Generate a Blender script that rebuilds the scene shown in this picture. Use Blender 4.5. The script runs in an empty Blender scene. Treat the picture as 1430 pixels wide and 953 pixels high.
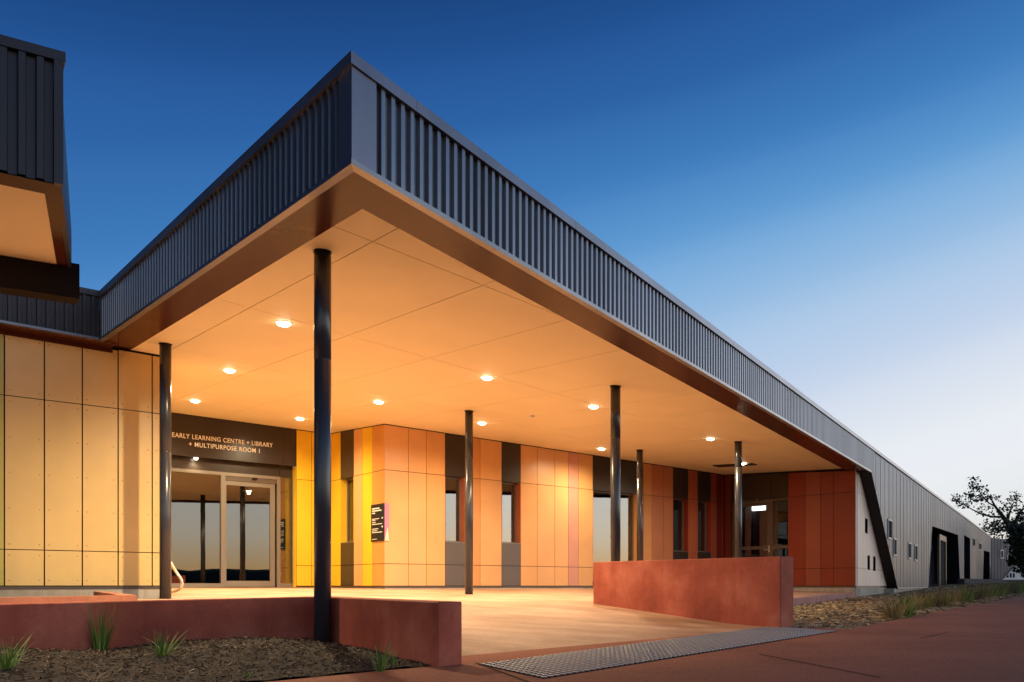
import bpy, bmesh, math, random
from mathutils import Vector, Matrix
random.seed(7)
R = math.radians
C = bpy.context.scene.collection
ZE = 0.70                      # eye height above the path (everything below is modelled relative to the eye)
F, CX, CY = 1170.0, 715.0, 818.5   # survey of the photograph: focal length and horizon, in its pixels

# ------------------------------------------------------------------ survey frame
A = Vector((math.sin(R(52.1)), math.cos(R(52.1)), 0))     # along the long orange wall
L = Vector((-A.y, A.x, 0))                                # into the building
R1 = Vector((10.263, 16.05, 0)).normalized()              # along the long right-hand parapet
N1 = Vector((R1.y, -R1.x, 0))                             # its outward normal
CORNER = Vector((-1.048, 5.524, 0))
UP = Vector((0, 0, 1))

def AL(ua, ul, z=0.0):
    v = A * ua + L * ul
    return Vector((v.x, v.y, z))
def ceil_z(p): return 2.469 - .0505 * p.x + .043 * p.y
def dxz(px, py): return (px - CX) / F, (CY - py) / F
def on_ceiling(px, py):
    dx, dz = dxz(px, py)
    y = 2.469 / (dz + .0505 * dx - .043)
    return Vector((dx * y, y, dz * y))
def ua_at(px, ul):
    dx = (px - CX) / F
    return ul * (-L.x + A.x * dx) / (A.x - A.y * dx) if False else ul * (A.y + A.x * dx) / (A.x - A.y * dx)
def ul_at(px, ua):
    dx = (px - CX) / F
    return ua * (A.x - A.y * dx) / (A.y + A.x * dx)
def hit(P, d, px):
    """distance along the vertical plane P + t d at which image column px meets it"""
    dx = (px - CX) / F
    return (dx * P.y - P.x) / (d.x - dx * d.y)
def z_at(p, py): return (CY - py) / F * p.y

def terrain(x, y):
    r = R1.x * x + R1.y * y
    if r < -2: return -.728
    if r < 9.4: return -.575 + .0228 * (r - 4.72)
    return -.468 + .015 * (min(r, 95) - 9.4)
def on_ground(px, py, lift=0.0):
    dx, dz = dxz(px, py)
    lo, hi = 1.0, 120.0
    for _ in range(60):
        m = (lo + hi) / 2
        if dz * m > terrain(dx * m, m) + lift: lo = m
        else: hi = m
    return Vector((dx * lo, lo, dz * lo))
FLOOR = [(5.46, -.50), (8.47, -.243), (10.5, -.185), (12.4, -.152), (15.25, -.068), (17.9, -.036), (30, -.03)]
def floor_z(ul):
    if ul <= FLOOR[0][0]: return FLOOR[0][1]
    for (a, za), (b, zb) in zip(FLOOR, FLOOR[1:]):
        if ul <= b: return za + (zb - za) * (ul - a) / (b - a)
    return FLOOR[-1][1]
def ul_of(p): return p.x * L.x + p.y * L.y
def ua_of(p): return p.x * A.x + p.y * A.y

# ------------------------------------------------------------------ materials
def nt(name):
    m = bpy.data.materials.new(name); m.use_nodes = True
    t = m.node_tree; b = t.nodes['Principled BSDF']
    return m, t, b
def N(t, kind, **kw):
    n = t.nodes.new(kind)
    for k, v in kw.items():
        if k in n.inputs: n.inputs[k].default_value = v
        else: setattr(n, k, v)
    return n
def ramp(t, fac, stops):
    r = t.nodes.new('ShaderNodeValToRGB')
    e = r.color_ramp.elements
    while len(e) < len(stops): e.new(.5)
    for i, (p, c) in enumerate(stops):
        e[i].position = p; e[i].color = (*c, 1)
    t.links.new(fac, r.inputs[0]); return r.outputs[0]
def mixc(t, fac, a, b, mode='MIX'):
    m = t.nodes.new('ShaderNodeMix'); m.data_type = 'RGBA'; m.blend_type = mode
    for sock, v in ((m.inputs[0], fac), (m.inputs[6], a), (m.inputs[7], b)):
        if hasattr(v, 'links') or isinstance(v, bpy.types.NodeSocket): t.links.new(v, sock)
        elif isinstance(v, (int, float)): sock.default_value = v
        else: sock.default_value = (*v, 1)
    return m.outputs[2]
def pos(t, scale=(1, 1, 1)):
    g = t.nodes.new('ShaderNodeNewGeometry')
    mp = t.nodes.new('ShaderNodeMapping'); mp.inputs['Scale'].default_value = scale
    t.links.new(g.outputs['Position'], mp.inputs['Vector']); return mp.outputs[0]
def noise(t, vec, scale, detail=6, rough=.6):
    n = N(t, 'ShaderNodeTexNoise', Scale=scale, Detail=detail, Roughness=rough)
    t.links.new(vec, n.inputs['Vector']); return n.outputs['Fac']
def bump(t, b, h, strength, dist=.01):
    n = N(t, 'ShaderNodeBump', Strength=strength, Distance=dist)
    t.links.new(h, n.inputs['Height']); t.links.new(n.outputs[0], b.inputs['Normal'])

def paint(name, col, rough=.4, var=.06, spec=.5, metal=0.0, scale=1.3, bmp=.02, rv=1.0):
    m, t, b = nt(name)
    f = noise(t, pos(t), scale, 5, .55)
    lo = tuple(c * (1 - var) for c in col); hi = tuple(min(1, c * (1 + var)) for c in col)
    t.links.new(ramp(t, f, [(.3, lo), (.7, hi)]), b.inputs['Base Color'])
    f2 = noise(t, pos(t), 9, 4, .6)
    rr = t.nodes.new('ShaderNodeMapRange'); rr.inputs[3].default_value = max(.02, rough - .07 * rv); rr.inputs[4].default_value = rough + .09 * rv
    t.links.new(f2, rr.inputs[0]); t.links.new(rr.outputs[0], b.inputs['Roughness'])
    b.inputs['Specular IOR Level'].default_value = spec; b.inputs['Metallic'].default_value = metal
    if bmp: bump(t, b, noise(t, pos(t), 60, 3, .5), bmp, .004)
    return m

def concrete(name, cols, rough=.75, streak=0.0, sc=1.2, pit=.35, spec=.3, fine=.14):
    """cols: dark, mid, light"""
    m, t, b = nt(name)
    p = pos(t)
    f = noise(t, p, sc, 8, .62)
    c = ramp(t, f, [(.28, cols[0]), (.5, cols[1]), (.74, cols[2])])
    g = noise(t, p, 60, 6, .75)
    c = mixc(t, fine, c, ramp(t, g, [(.3, (0, 0, 0)), (.7, (1, 1, 1))]), 'OVERLAY')
    if streak:
        s = noise(t, pos(t, (9, 9, .35)), 1.0, 5, .65)
        sm = ramp(t, s, [(.47, (0, 0, 0)), (.66, (1, 1, 1))])
        mm = t.nodes.new('ShaderNodeMath'); mm.operation = 'MULTIPLY'; mm.inputs[1].default_value = streak
        t.links.new(sm, mm.inputs[0])
        c = mixc(t, mm.outputs[0], c, tuple(k * .45 for k in cols[0]))
    v = N(t, 'ShaderNodeTexVoronoi', Scale=14.0); t.links.new(p, v.inputs['Vector'])
    pitm = ramp(t, v.outputs['Distance'], [(.06, (1, 1, 1)), (.13, (0, 0, 0))])
    sel = ramp(t, noise(t, p, 2.3, 3, .5), [(.56, (0, 0, 0)), (.62, (1, 1, 1))])
    mm = t.nodes.new('ShaderNodeMath'); mm.operation = 'MULTIPLY'; t.links.new(pitm, mm.inputs[0]); t.links.new(sel, mm.inputs[1])
    m3 = t.nodes.new('ShaderNodeMath'); m3.operation = 'MULTIPLY'; m3.inputs[1].default_value = pit; t.links.new(mm.outputs[0], m3.inputs[0])
    c = mixc(t, m3.outputs[0], c, tuple(k * .3 for k in cols[0]))
    t.links.new(c, b.inputs['Base Color'])
    rr = t.nodes.new('ShaderNodeMapRange'); rr.inputs[3].default_value = rough - .12; rr.inputs[4].default_value = rough + .15
    t.links.new(f, rr.inputs[0]); t.links.new(rr.outputs[0], b.inputs['Roughness'])
    b.inputs['Specular IOR Level'].default_value = spec
    h = mixc(t, .5, noise(t, p, 120, 4, .7), noise(t, p, 18, 5, .6))
    bump(t, b, h, .35, .01)
    return m

def by_island(name, stops, rough=.9, trans=False):
    m, t, b = nt(name)
    g = t.nodes.new('ShaderNodeNewGeometry')
    t.links.new(ramp(t, g.outputs['Random Per Island'], stops), b.inputs['Base Color'])
    b.inputs['Roughness'].default_value = rough; b.inputs['Specular IOR Level'].default_value = .25
    return m

def glass(name, tint=(.5, .5, .5), refl=.16):
    m, t, b = nt(name); t.nodes.remove(b)
    out = t.nodes['Material Output']
    tr = N(t, 'ShaderNodeBsdfTransparent'); tr.inputs[0].default_value = (*tint, 1)
    gl = N(t, 'ShaderNodeBsdfGlossy', Roughness=.004); gl.inputs[0].default_value = (.93, .93, .90, 1)
    bp = N(t, 'ShaderNodeBump', Strength=.012, Distance=.02)
    t.links.new(noise(t, pos(t), 1.6, 2, .4), bp.inputs['Height']); t.links.new(bp.outputs[0], gl.inputs['Normal'])
    lw = N(t, 'ShaderNodeLayerWeight', Blend=.32)
    mr = t.nodes.new('ShaderNodeMapRange'); mr.inputs[3].default_value = refl; mr.inputs[4].default_value = 1.0
    t.links.new(lw.outputs['Fresnel'], mr.inputs[0])
    mx = t.nodes.new('ShaderNodeMixShader')
    t.links.new(mr.outputs[0], mx.inputs[0]); t.links.new(tr.outputs[0], mx.inputs[1]); t.links.new(gl.outputs[0], mx.inputs[2])
    t.links.new(mx.outputs[0], out.inputs[0]); return m

def emit(name, col, s):
    m, t, b = nt(name)
    b.inputs['Base Color'].default_value = (.8, .8, .8, 1)
    b.inputs['Emission Color'].default_value = (*col, 1); b.inputs['Emission Strength'].default_value = s
    return m

def cladding_metal(name, col, rough=.38, spec=.6, metal=.25):
    """factory-painted sheet with slight sheet to sheet difference along its run"""
    m, t, b = nt(name)
    f = noise(t, pos(t, (1.1, 1.1, .25)), 1.0, 4, .6)
    lo = tuple(c * .82 for c in col); hi = tuple(c * 1.16 for c in col)
    t.links.new(ramp(t, f, [(.3, lo), (.7, hi)]), b.inputs['Base Color'])
    b.inputs['Roughness'].default_value = rough; b.inputs['Specular IOR Level'].default_value = spec
    b.inputs['Metallic'].default_value = metal
    bump(t, b, noise(t, pos(t), 3.0, 3, .5), .05, .02)
    return m

M = {}
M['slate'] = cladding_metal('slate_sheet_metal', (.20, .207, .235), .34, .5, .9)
M['shaded_slate'] = cladding_metal('shaded_slate_sheet', (.032, .032, .042), .4, .4, .1)  # slate copy with shade put into its colour, for left return and neighbouring canopy
M['slate_trim'] = cladding_metal('slate_trim_metal', (.21, .21, .245), .36, .5, .8)
M['pale_trim'] = cladding_metal('pale_trim_metal', (.30, .29, .29), .38, .5, .7)
M['soffit'] = paint('brown_soffit_metal', (.075, .022, .011), .22, .08, .10)
M['ceiling'] = paint('white_ceiling_sheet', (.85, .72, .47), .55, .03, .3, bmp=.01)
M['gap'] = paint('dark_joint', (.02, .014, .012), .9, .1, .1, bmp=0)
M['column'] = paint('charcoal_column_paint', (.034, .034, .042), .26, .02, .6, bmp=0, rv=.1)
M['red_wall'] = concrete('red_wall_concrete', [(.23, .044, .027), (.39, .092, .052), (.56, .18, .115)], .72, .16, 1.6, .85)
M['porch'] = concrete('orange_porch_concrete', [(.36, .20, .12), (.51, .31, .20), (.66, .44, .30)], .66, 0, .8, .2, .3, .25)
def overlay_patches(m, k, vec_scale, dark=(.5, .42, .36)):
    t = m.node_tree; b = t.nodes['Principled BSDF']; src = b.inputs['Base Color'].links[0].from_socket
    mp = t.nodes.new('ShaderNodeMapping'); mp.inputs['Rotation'].default_value = (0, 0, R(-37.9)); mp.inputs['Scale'].default_value = vec_scale
    g = t.nodes.new('ShaderNodeNewGeometry'); t.links.new(g.outputs['Position'], mp.inputs['Vector'])
    n = noise(t, mp.outputs[0], 1.0, 7, .62)
    c = mixc(t, k, src, ramp(t, n, [(.36, dark), (.6, (1, 1, 1))]), 'MULTIPLY'); t.links.new(c, b.inputs['Base Color'])
overlay_patches(M['porch'], .55, (.8, 3.2, 1))
M['path'] = concrete('red_path_concrete', [(.27, .10, .058), (.335, .125, .074), (.39, .155, .095)], .85, 0, .7, .12, .15, .5)
overlay_patches(M['path'], .35, (.5, .9, 1))
M['footing'] = concrete('grey_footing_concrete', [(.30, .26, .21), (.42, .37, .30), (.52, .47, .40)], .8, .25)
M['kerb'] = concrete('red_kerb_concrete', [(.30, .11, .07), (.38, .15, .09), (.45, .19, .12)], .75, .1)
M['alu'] = paint('pale_aluminium_frame', (.21, .19, .165), .35, .05, .6, .5)
M['alu_dark'] = paint('bronze_frame', (.10, .075, .06), .35, .05, .6, .3)
M['glass'] = glass('reflective_glass')
M['glass_door'] = glass('door_glass', (.58, .57, .56), .07)
M['glass_dark'] = glass('dark_glass', (.03, .03, .03), .03)
M['blade'] = paint('near_black_blade', (.022, .014, .012), .5, .1, .3)
M['rivet'] = paint('rivet_heads', (.42, .26, .10), .4, .05, .4, bmp=0)
M['dark_panel'] = paint('dark_brown_panel', (.030, .021, .018), .30, .08, .45)
M['grey_panel'] = paint('grey_brown_panel', (.095, .078, .075), .36, .06, .55)
M['room'] = paint('dark_room', (.045, .036, .032), .8, .1, .2, bmp=0)
M['room_floor'] = paint('room_floor', (.09, .07, .055), .3, .1, .5, bmp=0)
M['letter'] = paint('white_lettering', (.90, .89, .86), .45, .01, .4, bmp=0)
M['steel'] = paint('pale_steel_tube', (.62, .57, .50), .25, .03, .6, .6, bmp=0)
M['stud'] = paint('steel_studs', (.34, .32, .31), .42, .1, .5, .3, bmp=0)
M['plate'] = paint('dark_tactile_plate', (.03, .024, .022), .9, .15, .0)
M['lens'] = emit('downlight_lens', (1, .84, .58), 22.0)
M['batten'] = emit('batten_light', (.85, .93, 1.0), 10.0)
M['ring'] = paint('white_ring', (.7, .66, .58), .4, .02, .5, bmp=0)
M['roof'] = paint('roof_sheet', (.25, .25, .27), .5, .05, .4)
M['pale_panel'] = paint('pale_cream_panel', (.80, .63, .52), .45, .05, .4)
M['wing_door'] = paint('near_black_recess', (.012, .012, .018), .8, .1, .05)
M['window_trim'] = paint('white_window_trim', (.36, .36, .35), .4, .03, .5, bmp=0)
M['bark'] = paint('dark_bark', (.06, .045, .035), .9, .25, .2)
M['far_clad'] = cladding_metal('far_grey_sheet', (.15, .15, .16), .5, .4, .1)
M['planter'] = paint('dark_planter', (.045, .043, .05), .8, .1, .2)
M['white_house'] = paint('white_weatherboard', (.62, .62, .62), .6, .03, .3)
def pan(name, col, rough=.36):
    m = paint(name + '_panel', col, rough, .07, .45); t = m.node_tree; b = t.nodes['Principled BSDF']
    src = b.inputs['Base Color'].links[0].from_socket
    g = t.nodes.new('ShaderNodeNewGeometry')
    tone = ramp(t, g.outputs['Random Per Island'], [(0, (.86, .86, .87)), (1, (1.0, 1.0, 1.0))])
    c = mixc(t, 1.0, src, tone, 'MULTIPLY')
    st = noise(t, pos(t, (5, 5, .25)), 1.0, 4, .6)
    c = mixc(t, .035, c, ramp(t, st, [(.35, (.35, .3, .25)), (.65, (1, 1, 1))]), 'MULTIPLY')
    t.links.new(c, b.inputs['Base Color']); return m
COL = dict(tan=(.76, .54, .21), lime=(.52, .46, .11), yellow=(.82, .53, .03), amber=(.64, .30, .075),
           orange=(.72, .385, .15), peach=(.74, .41, .18), deep=(.64, .30, .10), pink=(.64, .30, .22),
           salmon=(.50, .19, .09), rust=(.42, .11, .05), red=(.25, .026, .010), brick=(.30, .062, .030),
           crimson=(.13, .014, .009))
P = {k: pan(k, v) for k, v in COL.items()}

# ------------------------------------------------------------------ object helpers
ORG = {}
def obj(name, bm, mat, parent=None, origin=None, smooth=False):
    """link a bmesh (built in survey space) as ONE mesh object; a child's vertices are stored relative to its thing"""
    o0 = ORG[parent.name] if parent is not None else (Vector(origin) if origin is not None else Vector((0, 0, 0)))
    bmesh.ops.recalc_face_normals(bm, faces=bm.faces[:])
    for v in bm.verts: v.co -= o0
    me = bpy.data.meshes.new(name); bm.to_mesh(me); bm.free()
    for m in (mat if isinstance(mat, (list, tuple)) else [mat]): me.materials.append(m)
    if smooth:
        for p in me.polygons: p.use_smooth = True
    o = bpy.data.objects.new(name, me); C.objects.link(o)
    if parent is not None: o.parent = parent
    else: o.location = o0
    ORG[o.name] = o0
    return o
def tag(o, label=None, cat=None, group=None, kind=None):
    if label: o['label'] = label
    if cat: o['category'] = cat
    if group: o['group'] = group
    if kind: o['kind'] = kind
    return o
def thing(name, label, cat, loc, group=None):
    o = bpy.data.objects.new(name, None); C.objects.link(o); o.location = loc
    o.empty_display_size = .2
    ORG[o.name] = Vector(loc)
    return tag(o, label, cat, group)
def B(): return bmesh.new()
def hexa(bm, b4, t4, mi=0):
    v = [bm.verts.new(p) for p in list(b4) + list(t4)]
    for f in ((0, 3, 2, 1), (4, 5, 6, 7), (0, 1, 5, 4), (1, 2, 6, 5), (2, 3, 7, 6), (3, 0, 4, 7)):
        bm.faces.new([v[i] for i in f]).material_index = mi
def quad(bm, *ps, mi=0):
    f = bm.faces.new([bm.verts.new(p) for p in ps]); f.material_index = mi; return f
def lift(p, z): return Vector((p.x, p.y, z))
def slab(bm, P0, d, n, t0, t1, o0, o1, z0, z1, mi=0):
    """box on the wall P0 + t d, from offset o0 to o1 along n; z0/z1 numbers or functions of t"""
    f0 = z0 if callable(z0) else (lambda t: z0); f1 = z1 if callable(z1) else (lambda t: z1)
    ps = [(t0, o0), (t1, o0), (t1, o1), (t0, o1)]
    hexa(bm, [lift(P0 + d * t + n * o, f0(t)) for t, o in ps], [lift(P0 + d * t + n * o, f1(t)) for t, o in ps], mi)
def tube(bm, pts, rad, seg=12, cap=True):
    rings = []
    pts = [Vector(p) for p in pts]
    rads = rad if isinstance(rad, (list, tuple)) else [rad] * len(pts)
    ref = None
    for i, p in enumerate(pts):
        d = (pts[min(i + 1, len(pts) - 1)] - pts[max(i - 1, 0)]).normalized()
        if ref is None: ref = Vector((1, 0, 0)) if abs(d.x) < .9 else Vector((0, 1, 0))
        u = d.cross(ref).normalized(); w = d.cross(u); ref = w.cross(d) if False else ref
        rings.append([bm.verts.new(p + (u * math.cos(2 * math.pi * k / seg) + w * math.sin(2 * math.pi * k / seg)) * rads[i]) for k in range(seg)])
    for a, b in zip(rings, rings[1:]):
        for k in range(seg): bm.faces.new((a[k], a[(k + 1) % seg], b[(k + 1) % seg], b[k]))
    if cap:
        bm.faces.new(rings[0]); bm.faces.new(rings[-1])
def disc_stack(bm, c, prof, seg=20, n=UP, mi=0):
    """lathe of (radius, height) rings about c"""
    u = n.orthogonal().normalized(); w = n.cross(u)
    rings = [[bm.verts.new(c + n * h + (u * math.cos(2 * math.pi * k / seg) + w * math.sin(2 * math.pi * k / seg)) * r) for k in range(seg)] for r, h in prof]
    for a, b in zip(rings, rings[1:]):
        for k in range(seg): bm.faces.new((a[k], a[(k + 1) % seg], b[(k + 1) % seg], b[k])).material_index = mi
    bm.faces.new(rings[0]).material_index = mi; bm.faces.new(rings[-1]).material_index = mi
def clip(poly, nx, ny, c):
    """keep nx x + ny y <= c"""
    out = []
    for i in range(len(poly)):
        a, b = poly[i], poly[(i + 1) % len(poly)]
        da, db = nx * a[0] + ny * a[1] - c, nx * b[0] + ny * b[1] - c
        if da <= 0: out.append(a)
        if (da < 0 < db) or (db < 0 < da):
            k = da / (da - db); out.append((a[0] + k * (b[0] - a[0]), a[1] + k * (b[1] - a[1])))
    return out
def drape(bm, poly, lift_=0.0, cuts=(-2, 4.7, 9.4, 20, 40, 95), mi=0):
    """flat polygon laid on the terrain"""
    f = bm.faces.new([bm.verts.new((p[0], p[1], 0)) for p in poly]); f.material_index = mi
    for c in cuts:
        bmesh.ops.bisect_plane(bm, geom=bm.verts[:] + bm.edges[:] + bm.faces[:], plane_co=R1 * c, plane_no=R1)
    for v in bm.verts: v.co.z = terrain(v.co.x, v.co.y) + lift_

# ================================================================== THE GROUND
bm = B()
g = [i * 8.0 for i in range(-8, 16)]
xs = [-600, -250, -120] + g + [180, 300, 600]; ys = xs
vv = {}
for i, x in enumerate(xs):
    for j, y in enumerate(ys): vv[i, j] = bm.verts.new((x, y, 0))
for i in range(len(xs) - 1):
    for j in range(len(ys) - 1): bm.faces.new((vv[i, j], vv[i + 1, j], vv[i + 1, j + 1], vv[i, j + 1]))
for c in (-2, 9.4, 95): bmesh.ops.bisect_plane(bm, geom=bm.verts[:] + bm.edges[:] + bm.faces[:], plane_co=R1 * c, plane_no=R1)
for v in bm.verts: v.co.z = terrain(v.co.x, v.co.y) - .02
m, t, b = nt('dry_ground')
f = noise(t, pos(t), .9, 8, .65)
c = ramp(t, f, [(.3, (.045, .032, .022)), (.55, (.10, .068, .04)), (.75, (.17, .12, .07))])
t.links.new(c, b.inputs['Base Color']); b.inputs['Roughness'].default_value = .95
bump(t, b, noise(t, pos(t), 9, 8, .7), .6, .05)
M['ground'] = m
tag(obj('ground', bm, m), kind='structure')

# path with saw-cut joints
e0, e1 = Vector((3.3, 8.6, 0)), Vector((12.8, 20.9, 0)); ed = (e1 - e0).normalized(); en = Vector((ed.y, -ed.x, 0))
poly = [AL(-9, 5.06), AL(3.2, 5.06), AL(3.25, 5.52), AL(8.1, 5.52), AL(8.3, 5.44)]
poly += [e0 + ed * .6, e0 + ed * 70, e0 + ed * 70 + en * 14, Vector((9, -9, 0)), AL(-14, -6)]
bm = B(); drape(bm, [(p.x, p.y) for p in poly], .004)
def path_joint(a, b_, w=.007):
    d = (b_ - a).normalized(); s = Vector((d.y, -d.x, 0)) * w
    n = max(2, int((b_ - a).length / 1.0))
    for i in range(n):
        p, q = a.lerp(b_, i / n), a.lerp(b_, (i + 1) / n)
        quad(bm, *[Vector((k.x, k.y, terrain(k.x, k.y) + .0085)) for k in (p - s, q - s, q + s, p + s)], mi=1)
gp = on_ground
path_joint(gp(664, 927), gp(735, 953)); path_joint(gp(735, 953), gp(735, 953) + (gp(735, 953) - gp(664, 927)) * 4)
path_joint(gp(1180, 884), gp(1430, 893.5)); path_joint(gp(1430, 893.5), gp(1430, 893.5) + (gp(1430, 893.5) - gp(1180, 884)) * 2)
path_joint(gp(1285, 893), gp(1325, 884))
path_joint(gp(1060, 915), gp(1230, 948)); path_joint(gp(1370, 862), gp(1430, 865))
tag(obj('path', bm, [M['path'], M['gap']]), kind='structure')

# porch floor: ramp rising from the path, landing under the canopy
bm = B()
uls = [5.5, 6.2, 7.05, 7.7, 8.47, 9.5, 10.5, 11.44, 12.4, 13.6, 15.26, 17.0, 18.3]
def f_left(ul): return 3.3 if ul < 7.06 else (-4.0 if ul < 12.3 else 3.3)
def f_right(ul): return 8.1 if ul < 6.93 else min(7.99 + (ul - 6.93) * 2.656, 19.97)
for ua_, ub in zip(uls, uls[1:]):
    la, lb = f_left(ub - .01), f_left(ub - .01)
    ra, rb = f_right(ua_), f_right(ub)
    for k in range(8):
        w = lambda l, r, i: l + (r - l) * i / 8
        quad(bm, AL(w(la, ra, k), ua_, floor_z(ua_)), AL(w(la, ra, k + 1), ua_, floor_z(ua_)),
             AL(w(lb, rb, k + 1), ub, floor_z(ub)), AL(w(lb, rb, k), ub, floor_z(ub)))
    if 6.9 < ua_ < 11.4:                                  # exposed slab edge on the right
        pa, pb = AL(ra, ua_), AL(rb, ub)
        quad(bm, lift(pa, floor_z(ua_)), lift(pb, floor_z(ub)), lift(pb, terrain(pb.x, pb.y) - .1), lift(pa, terrain(pa.x, pa.y) - .1), mi=1)
bmesh.ops.remove_doubles(bm, verts=bm.verts[:], dist=.001)
for v in bm.verts:                                        # front edge meets the path
    if ul_of(v.co) < 5.6: v.co.z = terrain(v.co.x, v.co.y) + .004
M['slab_edge'] = concrete('pink_slab_edge', [(.33, .14, .11), (.44, .20, .16), (.52, .27, .22)], .75, .35)
tag(obj('porch_floor', bm, [M['porch'], M['slab_edge']]), kind='structure')

# far hills and dark country beyond (seen mirrored in the glass)
bm = B()
prev = None
for i in range(0, 81):
    az = R(60 + i * 2.2)
    h = 7 + 3.5 * math.sin(i * .31) + 2.2 * math.sin(i * .83 + 1) + 1.0 * math.sin(i * 2.1)
    d = Vector((math.sin(az), math.cos(az), 0))
    ring = [d * 330 + UP * -3, d * 360 + UP * (h * .75), d * 400 + UP * h, d * 470 + UP * -3]
    ring = [bm.verts.new(p) for p in ring]
    if prev:
        for k in range(3): bm.faces.new((prev[k], ring[k], ring[k + 1], prev[k + 1]))
    prev = ring
M['hill'] = paint('scrub_hill', (.035, .04, .028), .95, .4, .1, scale=.05, bmp=0)
tag(obj('hills', bm, M['hill'], smooth=True), kind='structure')

# ================================================================== LOW WALLS
bt = [AL(3.228, 4.81), AL(3.228, 6.95)]
bm = B()
def wz(x): return x
# right-hand arm runs into the building, left-hand arm runs off to the left: one L-shaped wall
E = Vector((-.525, 5.93, 0)); Kc = E + L * 1.95; Wl = Kc - A * 2.6 - L * .02
top_e, top_k, top_l = -.113, -.093, -.150
hexa(bm, [lift(E, -.75), lift(E + A * .21, -.75), lift(Kc + A * .21 + L * .21, -.75), lift(Kc, -.75)],
     [lift(E, top_e), lift(E + A * .21, top_e), lift(Kc + A * .21 + L * .21, top_k), lift(Kc, top_k)])
far_l = Kc - A * 5.0
mid_l = Kc - A * 1.2
def lw(a, b_, za, zb, cap_a):
    hexa(bm, [lift(a, -.75), lift(b_, -.75), lift(b_ + L * .21, -.75), lift(a + L * .21, -.75)],
         [lift(a, za), lift(b_, zb), lift(b_ + L * .21, zb), lift(a + L * .21, za)])
hexa(bm, [lift(far_l, -.75), lift(Kc, -.75), lift(Kc + A * .21 + L * .21, -.75), lift(far_l + L * .21, -.75)],
     [lift(far_l, -.165), lift(Kc, top_k), lift(Kc + A * .21 + L * .21, top_k), lift(far_l + L * .21, -.165)])
bmesh.ops.bevel(bm, geom=[e for e in bm.edges if e.calc_length() > .15], offset=.008, segments=1, affect='EDGES')
tag(obj('low_wall', bm, M['red_wall'], origin=(Kc.x, Kc.y, -.55)), 'long low red concrete wall bent behind the tall front column beside the mulch bed', 'wall')

bm = B()
Ra = Vector((2.955, 9.22, 0)) - L * .0; Rb = Vector((1.12, 11.585, 0)); rd = (Rb - Ra).normalized(); rl = (Rb - Ra).length
hexa(bm, [lift(Ra, -.75), lift(Ra + A * .25, -.75), lift(Rb + A * .25, -.75), lift(Rb, -.75)],
     [lift(Ra, .326), lift(Ra + A * .25, .326), lift(Rb + A * .25, .33), lift(Rb, .33)])
bmesh.ops.bevel(bm, geom=bm.edges[:], offset=.008, segments=1, affect='EDGES')
tag(obj('ramp_wall', bm, M['red_wall'], origin=(Ra.x, Ra.y, -.47)), 'tall stained red concrete wall along the right side of the ramp', 'wall')

bm = B()                                                    # kerb round the narrow bed at the tan wall
k1, k2, k3 = AL(-.4, 7.2), AL(2.35, 9.57), AL(2.55, 12.0)
kz = -.10
hexa(bm, [lift(k1, -.4), lift(k2, -.4), lift(k2 + L * .14 - A * .14, -.4), lift(k1 + L * .14, -.4)],
     [lift(k1, kz), lift(k2, kz), lift(k2 + L * .14 - A * .14, kz), lift(k1 + L * .14, kz)])
hexa(bm, [lift(k2, -.4), lift(k3, -.4), lift(k3 - A * .14, -.4), lift(k2 + L * .14 - A * .14, -.4)],
     [lift(k2, kz), lift(k3, kz + .03), lift(k3 - A * .14, kz + .03), lift(k2 + L * .14 - A * .14, kz)])
tag(obj('kerb', bm, M['kerb'], origin=(k2.x, k2.y, -.2)), 'low orange concrete kerb turning towards the tan panel wall on the left', 'kerb')

# ================================================================== THE SCHOOL BUILDING
bld = thing('school_building', 'long single storey school building with orange panel walls under a big angular canopy', 'building', AL(8.535, 15.25, -.06))

# ---- corrugated sheet
def corrugated(bm, P0, d, n, s0, s1, zb, zt, openings=(), pitch=.104, depth=.029):
    s = s0; prof = []
    while s < s1:
        dd = (depth if s < 19.5 else .010) + (.012 if (s > 19.5 and int(round((s - s0) / pitch)) % 7 == 0) else 0)
        prof += [(s, 0), (s + .05, 0), (s + .057, dd), (s + .096, dd)]
        s += pitch
    prof.append((s, 0))
    prof = [p for p in prof if p[0] <= s1] + [(s1, 0)]
    for (sa, oa), (sb, ob) in zip(prof, prof[1:]):
        if sb - sa < 1e-5: continue
        mid = (sa + sb) / 2
        cuts = [(zb(sa), zb(sb))]
        for (q0, q1, lo, hi) in openings:
            if q0 <= mid <= q1: cuts += [(lo(sa), lo(sb)), (hi(sa), hi(sb))]
        cuts.append((zt(sa), zt(sb)))
        for (a0, b0), (a1, b1) in zip(cuts[0::2], cuts[1::2]):
            if a1 - a0 < .002 and b1 - b0 < .002: continue
            pa, pb = P0 + d * sa + n * oa, P0 + d * sb + n * ob
            quad(bm, lift(pa, min(a0, a1)), lift(pb, min(b0, b1)), lift(pb, b1), lift(pa, a1))

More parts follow.
